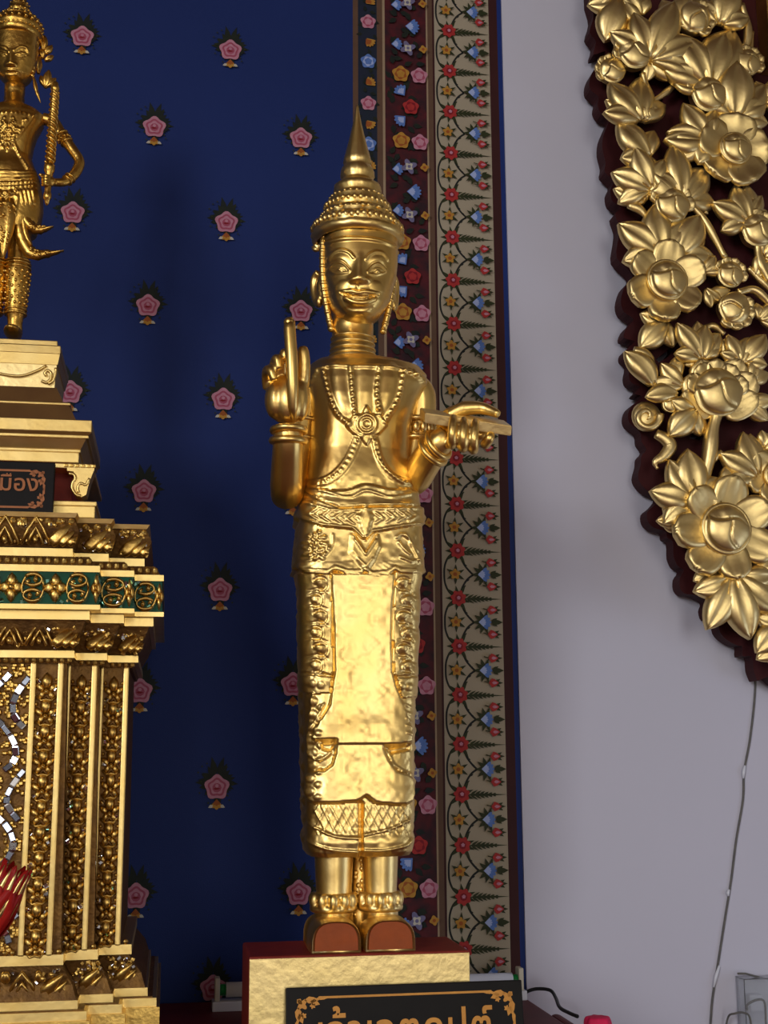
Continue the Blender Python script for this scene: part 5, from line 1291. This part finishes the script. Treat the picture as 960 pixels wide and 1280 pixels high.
for s in (1, -1):
    def mir(vf):
        if s > 0: return vf
        return [(2*XC-v[0], v[1], v[2]) for v in vf[0]], [f[::-1] for f in vf[1]]
    pr = [ring_at(GP(77, 169, 0), GP(88, 184, -0.004), 8.0*gm, 1.7*gm), ring_at(GP(83.5, 178, -.002), GP(90, 187, -0.004), 7.6*gm, 1.5*gm)]
    for k in range(9):
        a = 2*PI*k/9; c = GP(80, 173.5, -.001); pr.append(ellipsoid((c.x+8.2*gm*math.cos(a)*0.8, c.y+8.2*gm*math.sin(a), c.z-8*gm*math.cos(a)*-0.55), (2.4*gm,)*3, 7, 5))
    obj('armlet', *mir(join(*pr)), GOLD_GD, gd)
    obj('bracelet', *mir(join(ring_at(GP(84, 225.5, -0.021), GP(92, 219, -0.016), 6.4*gm, 1.5*gm), ring_at(GP(87.5, 222.5, -0.019), GP(93, 217, -0.015), 6.7*gm, 1.4*gm))), GOLD_GD, gd)
# club
p0, p1 = GP(69.5, 103, -0.036), GP(58.5, 256, -0.036)
def cl(py): return p0.lerp(p1, (py-103)/153)
pf = [(102, .5), (103, 3), (105, 4.2), (108, 4.4), (110, 5.4), (113, 5.4), (114, 4.4), (206, 5.2), (207, 6.6), (211, 7), (215, 6.4), (217, 5), (233, 4.2), (240, 3.8), (243, 5), (246, 5.2), (249, 4.6), (250, 3.4), (254, 2.6), (257, .6)]
club = [tube([cl(a) for a, b in pf], [b*gm for a, b in pf], 16)]
for ph in (0, PI*2/3, PI*4/3):
    hel = []
    for k in range(120):
        q = k/119; a = ph+q*2*PI*4.6; c = cl(115+q*90); R = (4.4+0.8*q)*gm; hel.append((c.x+R*math.cos(a), c.y+R*math.sin(a), c.z))
    club.append(tube(hel, 2.0*gm, 6))
tag(obj('club', *join(*club), GOLD_GD, gd), 'spirally twisted club')
# legs, greaves, tails
for s in (1, -1):
    lx = (GP(19, 380).x-XC) if s > 0 else -(GP(19, 380).x-XC)
    lx = XC+s*0.0185
    L = [(270, 17), (290, 15.5), (310, 14), (326, 13.2), (334, 15), (345, 15.6), (365, 15), (385, 12.5), (393, 12.8), (396, 10.4), (405, 9.2), (416, 10)]
    obj('leg', *lathe([(GP(19, a).z, b*gm*0.98) for a, b in L], (lx, YG), 28, 1.05), GOLD_GD, gd)
    pr = [ring_at((lx, YG, GP(19, a).z), (lx, YG, GP(19, a-20).z), b*gm, r*gm) for a, b, r in ((327, 14, 1.6), (331, 14.8, 2.0), (336, 15.6, 1.4), (388, 12.6, 1.8), (393, 12.6, 1.8))]
    for k in range(7):
        for j in range(12):
            a = 2*PI*(j+0.5*(k % 2))/12; yy = 342+k*6.6; R = np.interp(yy, [345, 385], [15.6, 12.5])*gm
            pr.append(ellipsoid((lx+R*math.cos(a), YG+R*1.05*math.sin(a), GP(19, yy).z), (2.2*gm, 2.2*gm, 2.6*gm), 6, 4))
    obj('greave', *join(*pr), GOLD_GD, gd)
    obj('foot', *ellipsoid((lx, YG-0.018, GP(19, 421).z+0.001), (0.014, 0.034, 0.0085), 18, 10), GOLD_GD, gd)
    tails = []
    def tail(P, w_, hh=0.006):
        Q = spline([GP(a, b, -0.030) for a, b in P], 5); m_ = len(Q); V, F = [], []
        for i, q in enumerate(Q):
            t_ = Vector(Q[min(i+1, m_-1)]-Q[max(i-1, 0)]).normalized(); nn = Vector((-t_.z, 0, t_.x)); u = i/(m_-1)
            ww = w_*gm*(0.75+0.5*u-1.25*u**2.5)+0.0002; 
            for v_, d_ in ((-1, 0.0), (-.5, -hh*.7), (0, -hh), (.5, -hh*.7), (1, 0.0), (0, hh*.6)):
                V.append(tuple(Vector(q)+nn*(ww*v_*(1+0.12*math.sin(i*2.2)))+Vector((0, d_, 0))))
        for i in range(m_-1):
            for k in range(6): F.append((i*6+k, i*6+(k+1) % 6, (i+1)*6+(k+1) % 6, (i+1)*6+k))
        F.append(tuple(range(5, -1, -1))); F.append(tuple((m_-1)*6+k for k in range(6)))
        return V, F
    t1 = [tail([(26, 262), (34, 278), (46, 287), (57, 286), (67, 284)], 8), tail([(22, 276), (28, 298), (40, 317), (60, 317), (80, 314)], 10), tail([(28, 270), (33, 295), (40, 308)], 6)]
    for k in range(26):
        q = random.random(); b_ = GP(38+q*26, 316+random.uniform(-6, 4)*(1-q), -0.037) if k % 2 else GP(36+q*20, 283+random.uniform(-4, 4)*(1-q), -0.036)
        t1.append(ellipsoid(b_, (2*gm,)*3, 6, 4))
    o = obj('skirt_tail', *mir(join(*t1)) if s > 0 else ([(2*XC-v[0], v[1], v[2]) for v in join(*t1)[0]], [f[::-1] for f in join(*t1)[1]]), GOLD_GD, gd)
fp = [lobe(PI, 0.10, 0.016, 0.010, 'long', 10, 6), ]
fp += [ellipsoid((random.uniform(-.010, .010), -0.009, -0.012-k*0.0036), (.003, .003, .003), 6, 4) for k in range(20)]
place('front_panel', setmats(mesh('front_panel', *join(*fp)), [GOLD_GD]), Matrix.Translation((XC, YG-0.040, GP(10, 262).z)), gd)

# ==================================================================== RED AND GOLD BUD BESIDE THE PEDESTAL
YB = 1.60
bd = empty('lotus_bud', (W(-60, 1275, YB)[0], YB, ZTAB), 'red and gold striped paper bud on a stem before the mirrored pedestal', 'artificial flower')
tipp, basep = WV(23, 1080, YB), WV(-22, 1168, YB)
d_ = tipp-basep; L_ = d_.length; ang = math.atan2(d_.x, d_.z)
for k in range(7):
    a = 2*PI*k/7
    V, F = lobe(0, L_, L_*0.24, L_*0.07, 'long', 10, 6, depth=0.2)
    R = Matrix.Translation(basep) @ Matrix.Rotation(ang, 4, 'Y') @ Matrix.Rotation(a, 4, 'Z') @ Matrix.Translation((0, -L_*0.10, 0)) @ Matrix.Rotation(0.10, 4, 'X')
    me = setmats(mesh('petal', V, F), [SKINRED]); pt = place('petal', me, R, bd)
    for q in (-0.075, 0.075):
        st2 = tube([(q*L_*(0.9-0.6*abs(u-.4)), -L_*0.052*math.sin(PI*(0.2+0.7*u))-0.0008, u*L_*0.94) for u in np.linspace(0.04, 1, 9)], [0.003, .0042, .0048, .0048, .0044, .0036, .0028, .0018, .0006], 6, 0.6)
        place('gold_stripe', setmats(mesh('gold_stripe', *st2), [GOLD_LINE]), R, bd)
stem_b = [tuple(p) for p in spline([Vector((W(-60, 1275, YB)[0], YB, ZTAB+0.002)), (basep+Vector((W(-60, 1275, YB)[0], YB, ZTAB)))/2+Vector((-0.004, 0, 0)), basep, basep+d_*0.12], 5)]
obj('stem', *tube(stem_b, 0.004, 8), MATS['green_plastic'], bd)
obj('stem_base', *lathe([(ZTAB, 0.03), (ZTAB+0.012, 0.03), (ZTAB+0.018, 0.02), (ZTAB+0.06, 0.012), (ZTAB+0.065, 0.014)], (W(-60, 1275, YB)[0], YB), 24), GOLD_LINE, bd)

# ==================================================================== CARVED FLOWER PANEL ON THE WHITE WALL
YP = YW-0.060                           # front plane of the maroon board
cp = empty('carved_panel', (W(930, 860, YP)[0], YW-0.02, W(950, 855, YP)[2]), 'openwork gilded panel of carved blossoms and leaves with scalloped maroon edge', 'carving')
EDGE = [(1010, -70), (734, -70), (737, 0), (742, 20), (737, 40), (745, 52), (742, 68), (757, 64), (752, 78), (742, 88), (737, 100), (738, 112), (748, 121), (747, 132), (752, 142), (763, 146), (760, 155), (754, 170), (753, 186), (757, 203), (756, 215), (767, 226), (763, 238), (766, 252), (777, 260), (769, 267), (774, 284), (773, 298), (771, 322), (788, 340), (790, 348), (781, 358), (776, 376), (780, 390), (792, 399), (783, 410),
        (780, 422), (793, 427), (782, 438), (781, 447), (788, 455), (786, 468), (789, 478), (800, 484), (794, 492), (803, 496), (789, 508), (785, 520), (788, 530), (800, 540), (802, 552), (808, 562), (802, 570), (801, 580), (797.5, 595), (802, 606), (812, 615), (825, 621), (818, 632), (809, 640), (810, 652), (818, 660), (832, 664), (834, 672), (841, 677), (842, 695), (847, 707), (855, 713), (850, 722), (850, 734), (856, 742), (869, 744), (884, 752), (882, 762), (886, 774), (896, 773), (900, 790), (909, 800), (922, 807), (928, 808), (928.5, 820), (940, 821), (942, 838), (947, 851), (960, 846), (985, 870), (1010, 880)]
HOLES = [[(836, 200), (840, 196), (838, 208), (833, 211)], [(852, 287), (857, 280), (858, 290), (853, 296)], [(820, 449), (832, 440), (842, 430), (843, 436), (834, 447), (823, 453)], [(862, 548), (866, 541), (880, 540), (875, 550)], [(790, 90), (800, 86), (797, 97)], [(822, 128), (829, 122), (829, 134), (824, 137)], [(935, 785), (943, 780), (943, 787), (936, 792)]]
def board(edge, holes, yfront, thick, m, name):
    loops = [edge]+holes; pts = []; polys = []
    for lp_ in loops:
        polys.append([Vector((W(a, b, yfront)[0], W(a, b, yfront)[2], 0)) for a, b in lp_])
    flatp = [p for lp_ in polys for p in lp_]; n_ = len(flatp)
    tr = tessellate_polygon(polys)
    V = [(p.x, yfront, p.y) for p in flatp]+[(p.x, yfront+thick, p.y) for p in flatp]
    F = []
    for t in tr:
        a, b, c = (Vector(V[i]) for i in t)
        t = tuple(t) if (b-a).cross(c-a).y < 0 else tuple(t[::-1])
        F.append(t); F.append(tuple(i+n_ for i in t[::-1]))
    k = 0
    for lp_ in polys:
        q = len(lp_)
        for i in range(q): F.append((k+i, k+(i+1) % q, n_+k+(i+1) % q, n_+k+i))
        k += q
    bm = bmesh.new(); vs = [bm.verts.new(v) for v in V]
    for f in F:
        try: bm.faces.new([vs[i] for i in f])
        except ValueError: pass
    bmesh.ops.recalc_face_normals(bm, faces=bm.faces[:])
    return obj(name, *bmout(bm), m, cp, False)
board([EDGE[0], EDGE[1]]+[tuple(p) for p in spline(EDGE[2:-3], 3)]+EDGE[-3:], HOLES, YP, 0.038, MAROON, 'backing_board')
PXM = W(880, 400, YP-0.03)[0]-W(879, 400, YP-0.03)[0]
LEAVES = {}
def leaf_mesh(n, var):
    k = (n, var)
    if k not in LEAVES:
        random.seed(n*10+var)
        if n == 1: vf = lobe(0, 1, 0.30, 0.16, 'point', 9, 6, bend=0.5 if var else -0.4)
        else: vf = leaf_vf(n, {2: 0.45, 3: 0.75, 4: 0.95, 5: 1.15}[n], 0.17, {2: .27, 3: .27, 4: .24, 5: .225}[n], 0.10)
        LEAVES[k] = setmats(mesh('leaf', *vf), [GOLD_PAN])
    return LEAVES[k]
def leaf(bx, by, tx, ty, n, fwd_=0.028, var=None, par=cp, ws=1.0):
    tx += (tx-bx)*0.07; ty += (ty-by)*0.07
    y_ = YP-fwd_-0.022
    a, b = WV(bx, by, y_), WV(tx, ty, y_); d = b-a
    var = (int(bx*7+by*3) % 3) if var is None else var
    M_ = frame(a, math.atan2(d.x, d.z), d.length, tilt=random.uniform(-0.05, 0.10), roll=random.uniform(-.2, .2), sy=d.length*0.95) @ Matrix.Diagonal((ws, 1, 1, 1))
    return place('leaf', leaf_mesh(n, var), M_, par)
random.seed(21)
LV = [(773, 2, 756, 52, 3, .02), (812, 74, 838, 12, 5, .03), (812, 74, 846, 100, 3, .022), (800, 150, 776, 86, 4, .028), (798, 148, 762, 112, 2, .022), (808, 196, 769, 152, 3, .026), (812, 236, 768, 192, 4, .03), (816, 232, 822, 188, 2, .02), (806, 252, 772, 222, 2, .022),
      (852, 250, 868, 186, 4, .026), (884, 108, 873, 30, 4, .022), (884, 108, 918, 36, 3, .016), (918, 146, 918, 80, 3, .026), (920, 146, 955, 108, 3, .02), (884, 176, 832, 140, 4, .03), (884, 178, 828, 176, 3, .026), (872, 112, 842, 110, 1, .03),
      (934, 278, 896, 234, 4, .026), (936, 276, 932, 232, 3, .02), (826, 318, 786, 256, 4, .028), (822, 318, 782, 296, 3, .024), (826, 318, 838, 276, 2, .02), (848, 318, 874, 270, 3, .028), (852, 320, 892, 302, 2, .024), (880, 340, 905, 325, 2, .02), (882, 362, 898, 384, 2, .024), (912, 365, 882, 368, 1, .02),
      (832, 404, 798, 436, 3, .018), (828, 402, 802, 404, 2, .016), (876, 448, 862, 398, 4, .032), (872, 450, 850, 432, 3, .028), (878, 446, 888, 402, 2, .024), (925, 452, 922, 412, 4, .03), (930, 452, 955, 420, 3, .026), (816, 482, 792, 436, 1, .028), (852, 482, 814, 464, 2, .03), (848, 478, 838, 446, 1, .024), (846, 494, 808, 486, 1, .03),
      (938, 478, 958, 452, 2, .03), (930, 505, 968, 515, 2, .026), (868, 514, 834, 546, 3, .028), (870, 516, 872, 548, 2, .024), (838, 512, 846, 498, 1, .026), (866, 628, 812, 586, 4, .03), (868, 626, 856, 560, 3, .026), (862, 624, 833, 618, 2, .022), (910, 616, 915, 576, 3, .03),
      (944, 594, 904, 544, 4, .026), (940, 592, 938, 540, 3, .022), (852, 652, 820, 638, 2, .022), (850, 660, 826, 658, 1, .02), (892, 712, 872, 738, 2, .022), (916, 722, 936, 802, 5, .03), (908, 718, 894, 758, 2, .026), (940, 712, 962, 770, 3, .022), (966, 690, 948, 742, 3, .02), (975, 780, 944, 816, 3, .026), (975, 805, 954, 838, 2, .022),
      (760, -20, 748, 10, 3, .02), (800, 20, 778, -10, 3, .022), (845, 30, 870, -10, 3, .02), (900, 30, 912, -20, 3, .022), (955, 130, 985, 100, 3, .02), (955, 320, 985, 300, 3, .02), (950, 400, 975, 380, 3, .02), (905, 445, 900, 415, 2, .02), (890, 330, 870, 318, 1, .02), (945, 345, 960, 320, 2, .02), (955, 560, 980, 540, 3, .02), (975, 640, 990, 600, 3, .02)]
for L in LV: leaf(*L)
PET = {}
def petal_mesh(kind):
    if kind not in PET:
        PET[kind] = setmats(mesh('petal', *lobe(0, 1.0, {0: .50, 1: .44, 2: .36}[kind], 0.34, 'round', 9, 8, ribs=3 if kind else 2, cup=0.35, depth=0.3)), [GOLD_PAN])
    return PET[kind]
HEART = {}
def heart_mesh(kind=0):
    """dome of closed overlapping petals; kind 1 adds a frill behind"""
    if kind in HEART: return HEART[kind]
    V, F = [], []; nr_, na = 20, 56
    for i in range(nr_+1):
        u = i/nr_
        for k in range(na):
            a = 2*PI*k/na; x, z = u*math.cos(a), u*math.sin(a)
            hh = 0.42*math.sqrt(max(0, 1-0.96*u*u))
            e1 = z-(0.30+0.22*math.sin(3.0*x+0.6))          # upper petals tucked under
            e2 = -(x*0.75+z*0.65)-0.18*math.sin(2.5*(x-z))  # one petal folded over the other
            hh += 0.13/(1+math.exp(28*e1)) + 0.11/(1+math.exp(-28*e2))*(1/(1+math.exp(20*e1)))
            hh -= 0.11*math.exp(-(e1/.055)**2)+0.11*math.exp(-(e2/.055)**2)/(1+math.exp(20*e1))
            e3 = (x+0.25)**2+(z-0.62)**2-0.10
            hh += 0.09/(1+math.exp(30*e3))
            V.append((x*(1+0.03*math.sin(5*a)), -hh*(1 if u < 1 else 0), z))
    F = [(i*na+k, (i+1)*na+k, (i+1)*na+(k+1) % na, i*na+(k+1) % na) for i in range(nr_) for k in range(na)]
    F = [f[::-1] for f in F]
    b0 = len(V); V += [(V[nr_*na+k][0]*.97, 0.5, V[nr_*na+k][2]*.97) for k in range(na)]
    F += [(nr_*na+(k+1) % na, nr_*na+k, b0+k, b0+(k+1) % na) for k in range(na)]
    vf = (V, F)
    if kind:
        vf = join(vf, *[xform(lobe(0, 0.85, 0.42, 0.3, 'round', 7, 6, ribs=2, cup=.3), Matrix.Rotation(a_, 4, 'Y') @ Matrix.Translation((0, 0.05, 0.48))) for a_ in (-1.25, -0.62, 0.0, 0.62, 1.25)])
    HEART[kind] = setmats(mesh('bud', *vf), [GOLD_PAN]); return HEART[kind]
def flower(px, py, R, n, rc, fwd_=0.03, ph=0.0, kind=0, squash=1.0):
    y_ = YP-fwd_-0.022; c = WV(px, py, y_); r = rc*PXM
    fl = place('flower', heart_mesh(), frame((c.x, y_-0.010, c.z), ph*2, r, sy=r), cp)
    obj('heart_ring', *ring_at((c.x, y_-0.010, c.z), (c.x, y_-0.03, c.z), r*1.0, r*0.11, 30, 8), GOLD_PAN, cp).parent = cp
    for k in range(n):
        a = ph+2*PI*k/n
        s_ = R*PXM*0.98; base = c+Vector((math.sin(a)*r*0.5, 0, math.cos(a)*r*0.5))
        M_ = frame(base, a+random.uniform(-.06, .06), s_*random.uniform(.72, .80), tilt=random.uniform(0.0, 0.10), roll=random.uniform(-.12, .12), sy=s_*0.62) @ Matrix.Diagonal((6.9/n, 1, 1, 1))
        pt_ = place('petal', petal_mesh(kind), M_, None); pt_.parent = fl; pt_.matrix_parent_inverse = (Matrix.Translation(origin(cp)) @ fl.matrix_basis).inverted()
    return fl
flower(917, 188, 47, 5, 19, .034, 0.15, 0); flower(832, 352, 50, 6, 23, .036, 0.1, 1); flower(905, 662, 63, 7, 27.5, .038, 0.2, 1); flower(968, 596, 36, 6, 14, .030, 0.3, 1)
def bud(px, py, r, ang, np_=3, fwd_=0.032):
    """closed blossom: a bulb with overlapping petals"""
    y_ = YP-fwd_-0.022; c = WV(px, py, y_); R = r*PXM
    return place('bud', heart_mesh(1), frame(c, ang, R*1.08, sy=R*1.05), cp)
bud(793, 66, 19, -0.4, 3); bud(886, 118, 21, 0.0, 3); bud(826, 232, 17, -0.7, 3, .03); bud(840, 256, 20, 0.2, 3, .036); bud(947, 288, 19, 0.0, 3); bud(913, 343, 15, 0.4, 2, .028); bud(918, 386, 18, 2.4, 2, .03); bud(897, 490, 27, 0.0, 3, .038); bud(868, 22, 19, 1.2, 3, .026); bud(934, 78, 16, 0.6, 3, .024); bud(810, 140, 9, 0.5, 2, .03); bud(838, 505, 9, 0.2, 2, .03); bud(765, 88, 15, -0.8, 2, .02); bud(945, 640, 14, 0.3, 2, .03)
# outer petals of the half-open blossom
for tx, ty, bx, by in ((858, 470, 888, 512), (872, 452, 892, 500), (922, 452, 904, 500), (938, 470, 908, 512), (852, 492, 890, 518), (944, 496, 906, 518)):
    a, b = WV(bx, by, YP-.05), WV(tx, ty, YP-.05); d = b-a
    place('petal', petal_mesh(2), frame(a, math.atan2(d.x, d.z), d.length, tilt=0.05, sy=d.length*0.55), cp)
def stem(P, r, fwd_=0.026):
    P3 = spline([WV(a, b, YP-fwd_-0.022) for a, b in P], 6); m_ = len(P3)
    rad = [r*PXM*(1.0-0.15*math.sin(3*PI*i/m_)) for i in range(m_)]
    return obj('stem', *tube([tuple(p) for p in P3], rad, 10), GOLD_PAN, cp)
stem([(858, 252), (878, 272), (893, 298), (906, 322)], 4.5); stem([(897, 512), (890, 540), (886, 572), (878, 608)], 8, .03); stem([(926, 6), (934, 30), (934, 52), (926, 64)], 5, .02); stem([(882, 230), (881, 250), (882, 268)], 4, .014); stem([(922, 366), (940, 362), (955, 372), (972, 392)], 5, .024)
stem([(946, 305), (950, 330), (962, 352)], 5, .026); stem([(935, 335), (952, 352), (966, 366)], 4, .02); stem([(814, 128), (832, 116), (845, 104)], 4, .012); stem([(803, 92), (808, 112), (806, 138)], 4, .024); stem([(880, 590), (892, 572), (902, 566)], 5, .026); stem([(880, 410), (892, 408), (905, 418)], 4, .014); stem([(940, 40), (938, 62), (930, 90)], 3, .01)
# curling leaf tips and the snail scroll on the edge
def curl(P, r): 
    P3 = spline([WV(a, b, YP-.045) for a, b in P], 5); m_ = len(P3)
    return obj('curl', *tube([tuple(p) for p in P3], [r*PXM*(0.25+0.75*math.sin(PI*min(1, .2+.9*i/m_))) for i in range(m_)], 10, 0.7), GOLD_PAN, cp)
curl([(820, 542), (832, 549), (838, 558), (830, 570), (819, 578), (822, 586)], 8); curl([(792, 438), (804, 442), (812, 452), (806, 466), (812, 478)], 7); curl([(785, 256), (800, 262), (812, 276)], 6)
spn = [(808+ (17-2.0*t)*math.cos(-0.2+t), 521+(17-2.0*t)*math.sin(-0.2+t)) for t in np.linspace(0, 7.6, 40)]
obj('snail_scroll', *tube([tuple(W(a, b, YP-.042)) for a, b in spn], [PXM*(5.2-3.4*i/39) for i in range(40)], 10), GOLD_PAN, cp)
c = WV(808, 521, YP-.028); obj('scroll_disc', *ellipsoid(c, (18*PXM, .014, 18*PXM), 22, 10), GOLD_PAN, cp)
# straight gilded rail at its far side, carrying the panel on the wall
obj('rail', *bbox(W(954, 20, YP-.03)[0], W(982, 20, YP-.03)[0], YP-.05, YP+.001, W(960, 95, YP)[2], W(960, -70, YP)[2], 0.003), GOLD_PED, cp, False)
obj('wall_cleat', *bbox(W(960, 100, YP)[0], W(1000, 100, YP)[0], YP+0.036, YW-0.0065, W(960, 300, YP)[2], W(960, 0, YP)[2]), MAROON, cp, False)

# ==================================================================== WIRE, SOCKET, CABLE, CLOTH
YWW = YW-0.008
wp = [(945, 846), (942, 880), (937, 925), (931, 965), (928, 1000), (921, 1050), (914, 1100), (906, 1150), (897, 1205), (891, 1250), (886, 1300), (878, 1370)]
wr = empty('wall_wire', W(886, 1300, YWW), 'thin grey wire with white clips running down the white wall', 'wire')
obj('wire', *tube([tuple(p) for p in spline([W(a+random.uniform(-.8, .8), b, YWW) for a, b in wp], 6)], 0.0023, 8), GREY_PL, wr)
for (a, b, a2, b2) in ((932, 957, 930, 973), (900, 1207, 893, 1234), (912, 1112, 911, 1120)):
    obj('clip', *tube([W(a-0.8, b, YWW-.002), W((a+a2)/2-1.6, (b+b2)/2, YWW-.003), W(a2-0.8, b2, YWW-.002)], [.0022, .0034, .002], 8), WHITE_PL, wr)
so = empty('wall_socket', W(948, 1290, YW-.006), 'electric socket under a clear plastic cover on the white wall', 'socket')
sx0, sx1, sz0, sz1 = W(921, 1250, YWW)[0], W(1000, 1250, YWW)[0], W(950, 1345, YWW)[2], W(945, 1219, YWW)[2]
obj('back_plate', *bbox(sx0+.004, sx1-.004, YW-.014, YW-.0055, sz0+.004, sz1-.004, 0.003), WHITE_PL, so, False)
t_ = 0.0016; yf_ = YW-.045
obj('clear_cover', *join(bbox(sx0, sx1, yf_, yf_+t_, sz0, sz1), bbox(sx0, sx0+t_, yf_+t_, YW-.0055, sz0, sz1), bbox(sx1-t_, sx1, yf_+t_, YW-.0055, sz0, sz1), bbox(sx0+t_, sx1-t_, yf_+t_, YW-.0055, sz1-t_, sz1)), CLEAR, so, False)
obj('cover_hinge', *tube([tuple(W(a, b, YW-.030)) for a, b in ((922, 1217), (932, 1217), (950, 1222), (975, 1224))], 0.0022, 6), GREY_PL, so)
obj('plug', *bbox(W(929, 1245, YWW)[0], W(946, 1245, YWW)[0], YW-.036, YW-.013, W(938, 1262, YWW)[2], W(938, 1240, YWW)[2], 0.004), WHITE_PL, so, False)
obj('plug_cable', *tube([tuple(p) for p in spline([W(934, 1262, YW-.034), W(934, 1256, YW-.040), W(945, 1250, YW-.040), W(955, 1252, YW-.036), W(957, 1275, YW-.034), W(958, 1330, YW-.03)], 6)], 0.0022, 8), GREY_PL, so)
obj('plug_cable', *tube([tuple(p) for p in spline([W(905, 1300, YW-.020), W(910, 1272, YW-.026), W(918, 1267, YW-.052), W(930, 1266, YW-.052), W(938, 1275, YW-.052), W(940, 1320, YW-.052)], 6)], 0.002, 8), GREY_PL, so)
YC = YW-0.06
cbl = [(654, 1250), (660, 1239), (672, 1236), (688, 1238), (695, 1248), (700, 1262), (712, 1268), (722, 1278)]
zc_ = ZTAB+0.003
pts = [W(a, b, y_) for (a, b), y_ in zip(cbl, (YC-.02, YC-.02, YC-.03, YC-.05, YC-.09, YC-.15, 2.20, 2.17))]
for p in pts: p[2] = max(p[2], ZTAB+0.0035)
tag(obj('power_cable', *tube([tuple(p) for p in spline(pts, 6)], 0.0032, 8), BLACK_PL, None, base=pts[-1]), 'black power cable looping up beside the lamp end at the white wall', 'cable')
# pink cloth heaped at the table corner
YK = 2.12
cc = W(748, 1300, YK)
V, F = [], []
rnd = np.random.RandomState(4); nu, nv = 40, 14
ztopc = W(748, 1270.5, YK)[2]; zfl = ztopc-0.09
for i in range(nv+1):
    u = i/nv
    for k in range(nu):
        a = 2*PI*k/nu
        r_ = 0.004+0.025*u**0.22*(1+0.10*math.sin(5*a+3*u)+0.06*math.sin(9*a))
        V.append((cc[0]+r_*math.cos(a)*0.9, YK+r_*math.sin(a)*0.9, ztopc-0.09*u**2.2+0.003*math.sin(7*a+2)*u))
F = [(i*nu+k, (i+1)*nu+k, (i+1)*nu+(k+1) % nu, i*nu+(k+1) % nu) for i in range(nv) for k in range(nu)]; F.append(tuple(range(nu-1, -1, -1))[::-1]); F.append(tuple(nv*nu+k for k in range(nu-1, -1, -1)))
pk = obj('pink_cloth', V, F, PINK, None, base=(cc[0], YK, zfl)); tag(pk, 'bright pink cloth draped on a small stool at the white wall', 'cloth')
stl = empty('small_stool', (cc[0], YK, 0), 'dark red round stool under the bright pink cloth', 'stool')
obj('seat', *lathe([(zfl-0.03, .030), (zfl-0.028, .033), (zfl-0.006, .033), (zfl-0.004, .031)], (cc[0], YK), 28), REDTOP, stl)
for k in range(3):
    a = 2*PI*k/3+.4; obj('leg', *tube([(cc[0]+.024*math.cos(a)+.004, YK+.024*math.sin(a), zfl-0.028), (cc[0]+.05*math.cos(a)+.035, YK+.05*math.sin(a), 0)], .008, 10), REDTOP, stl)
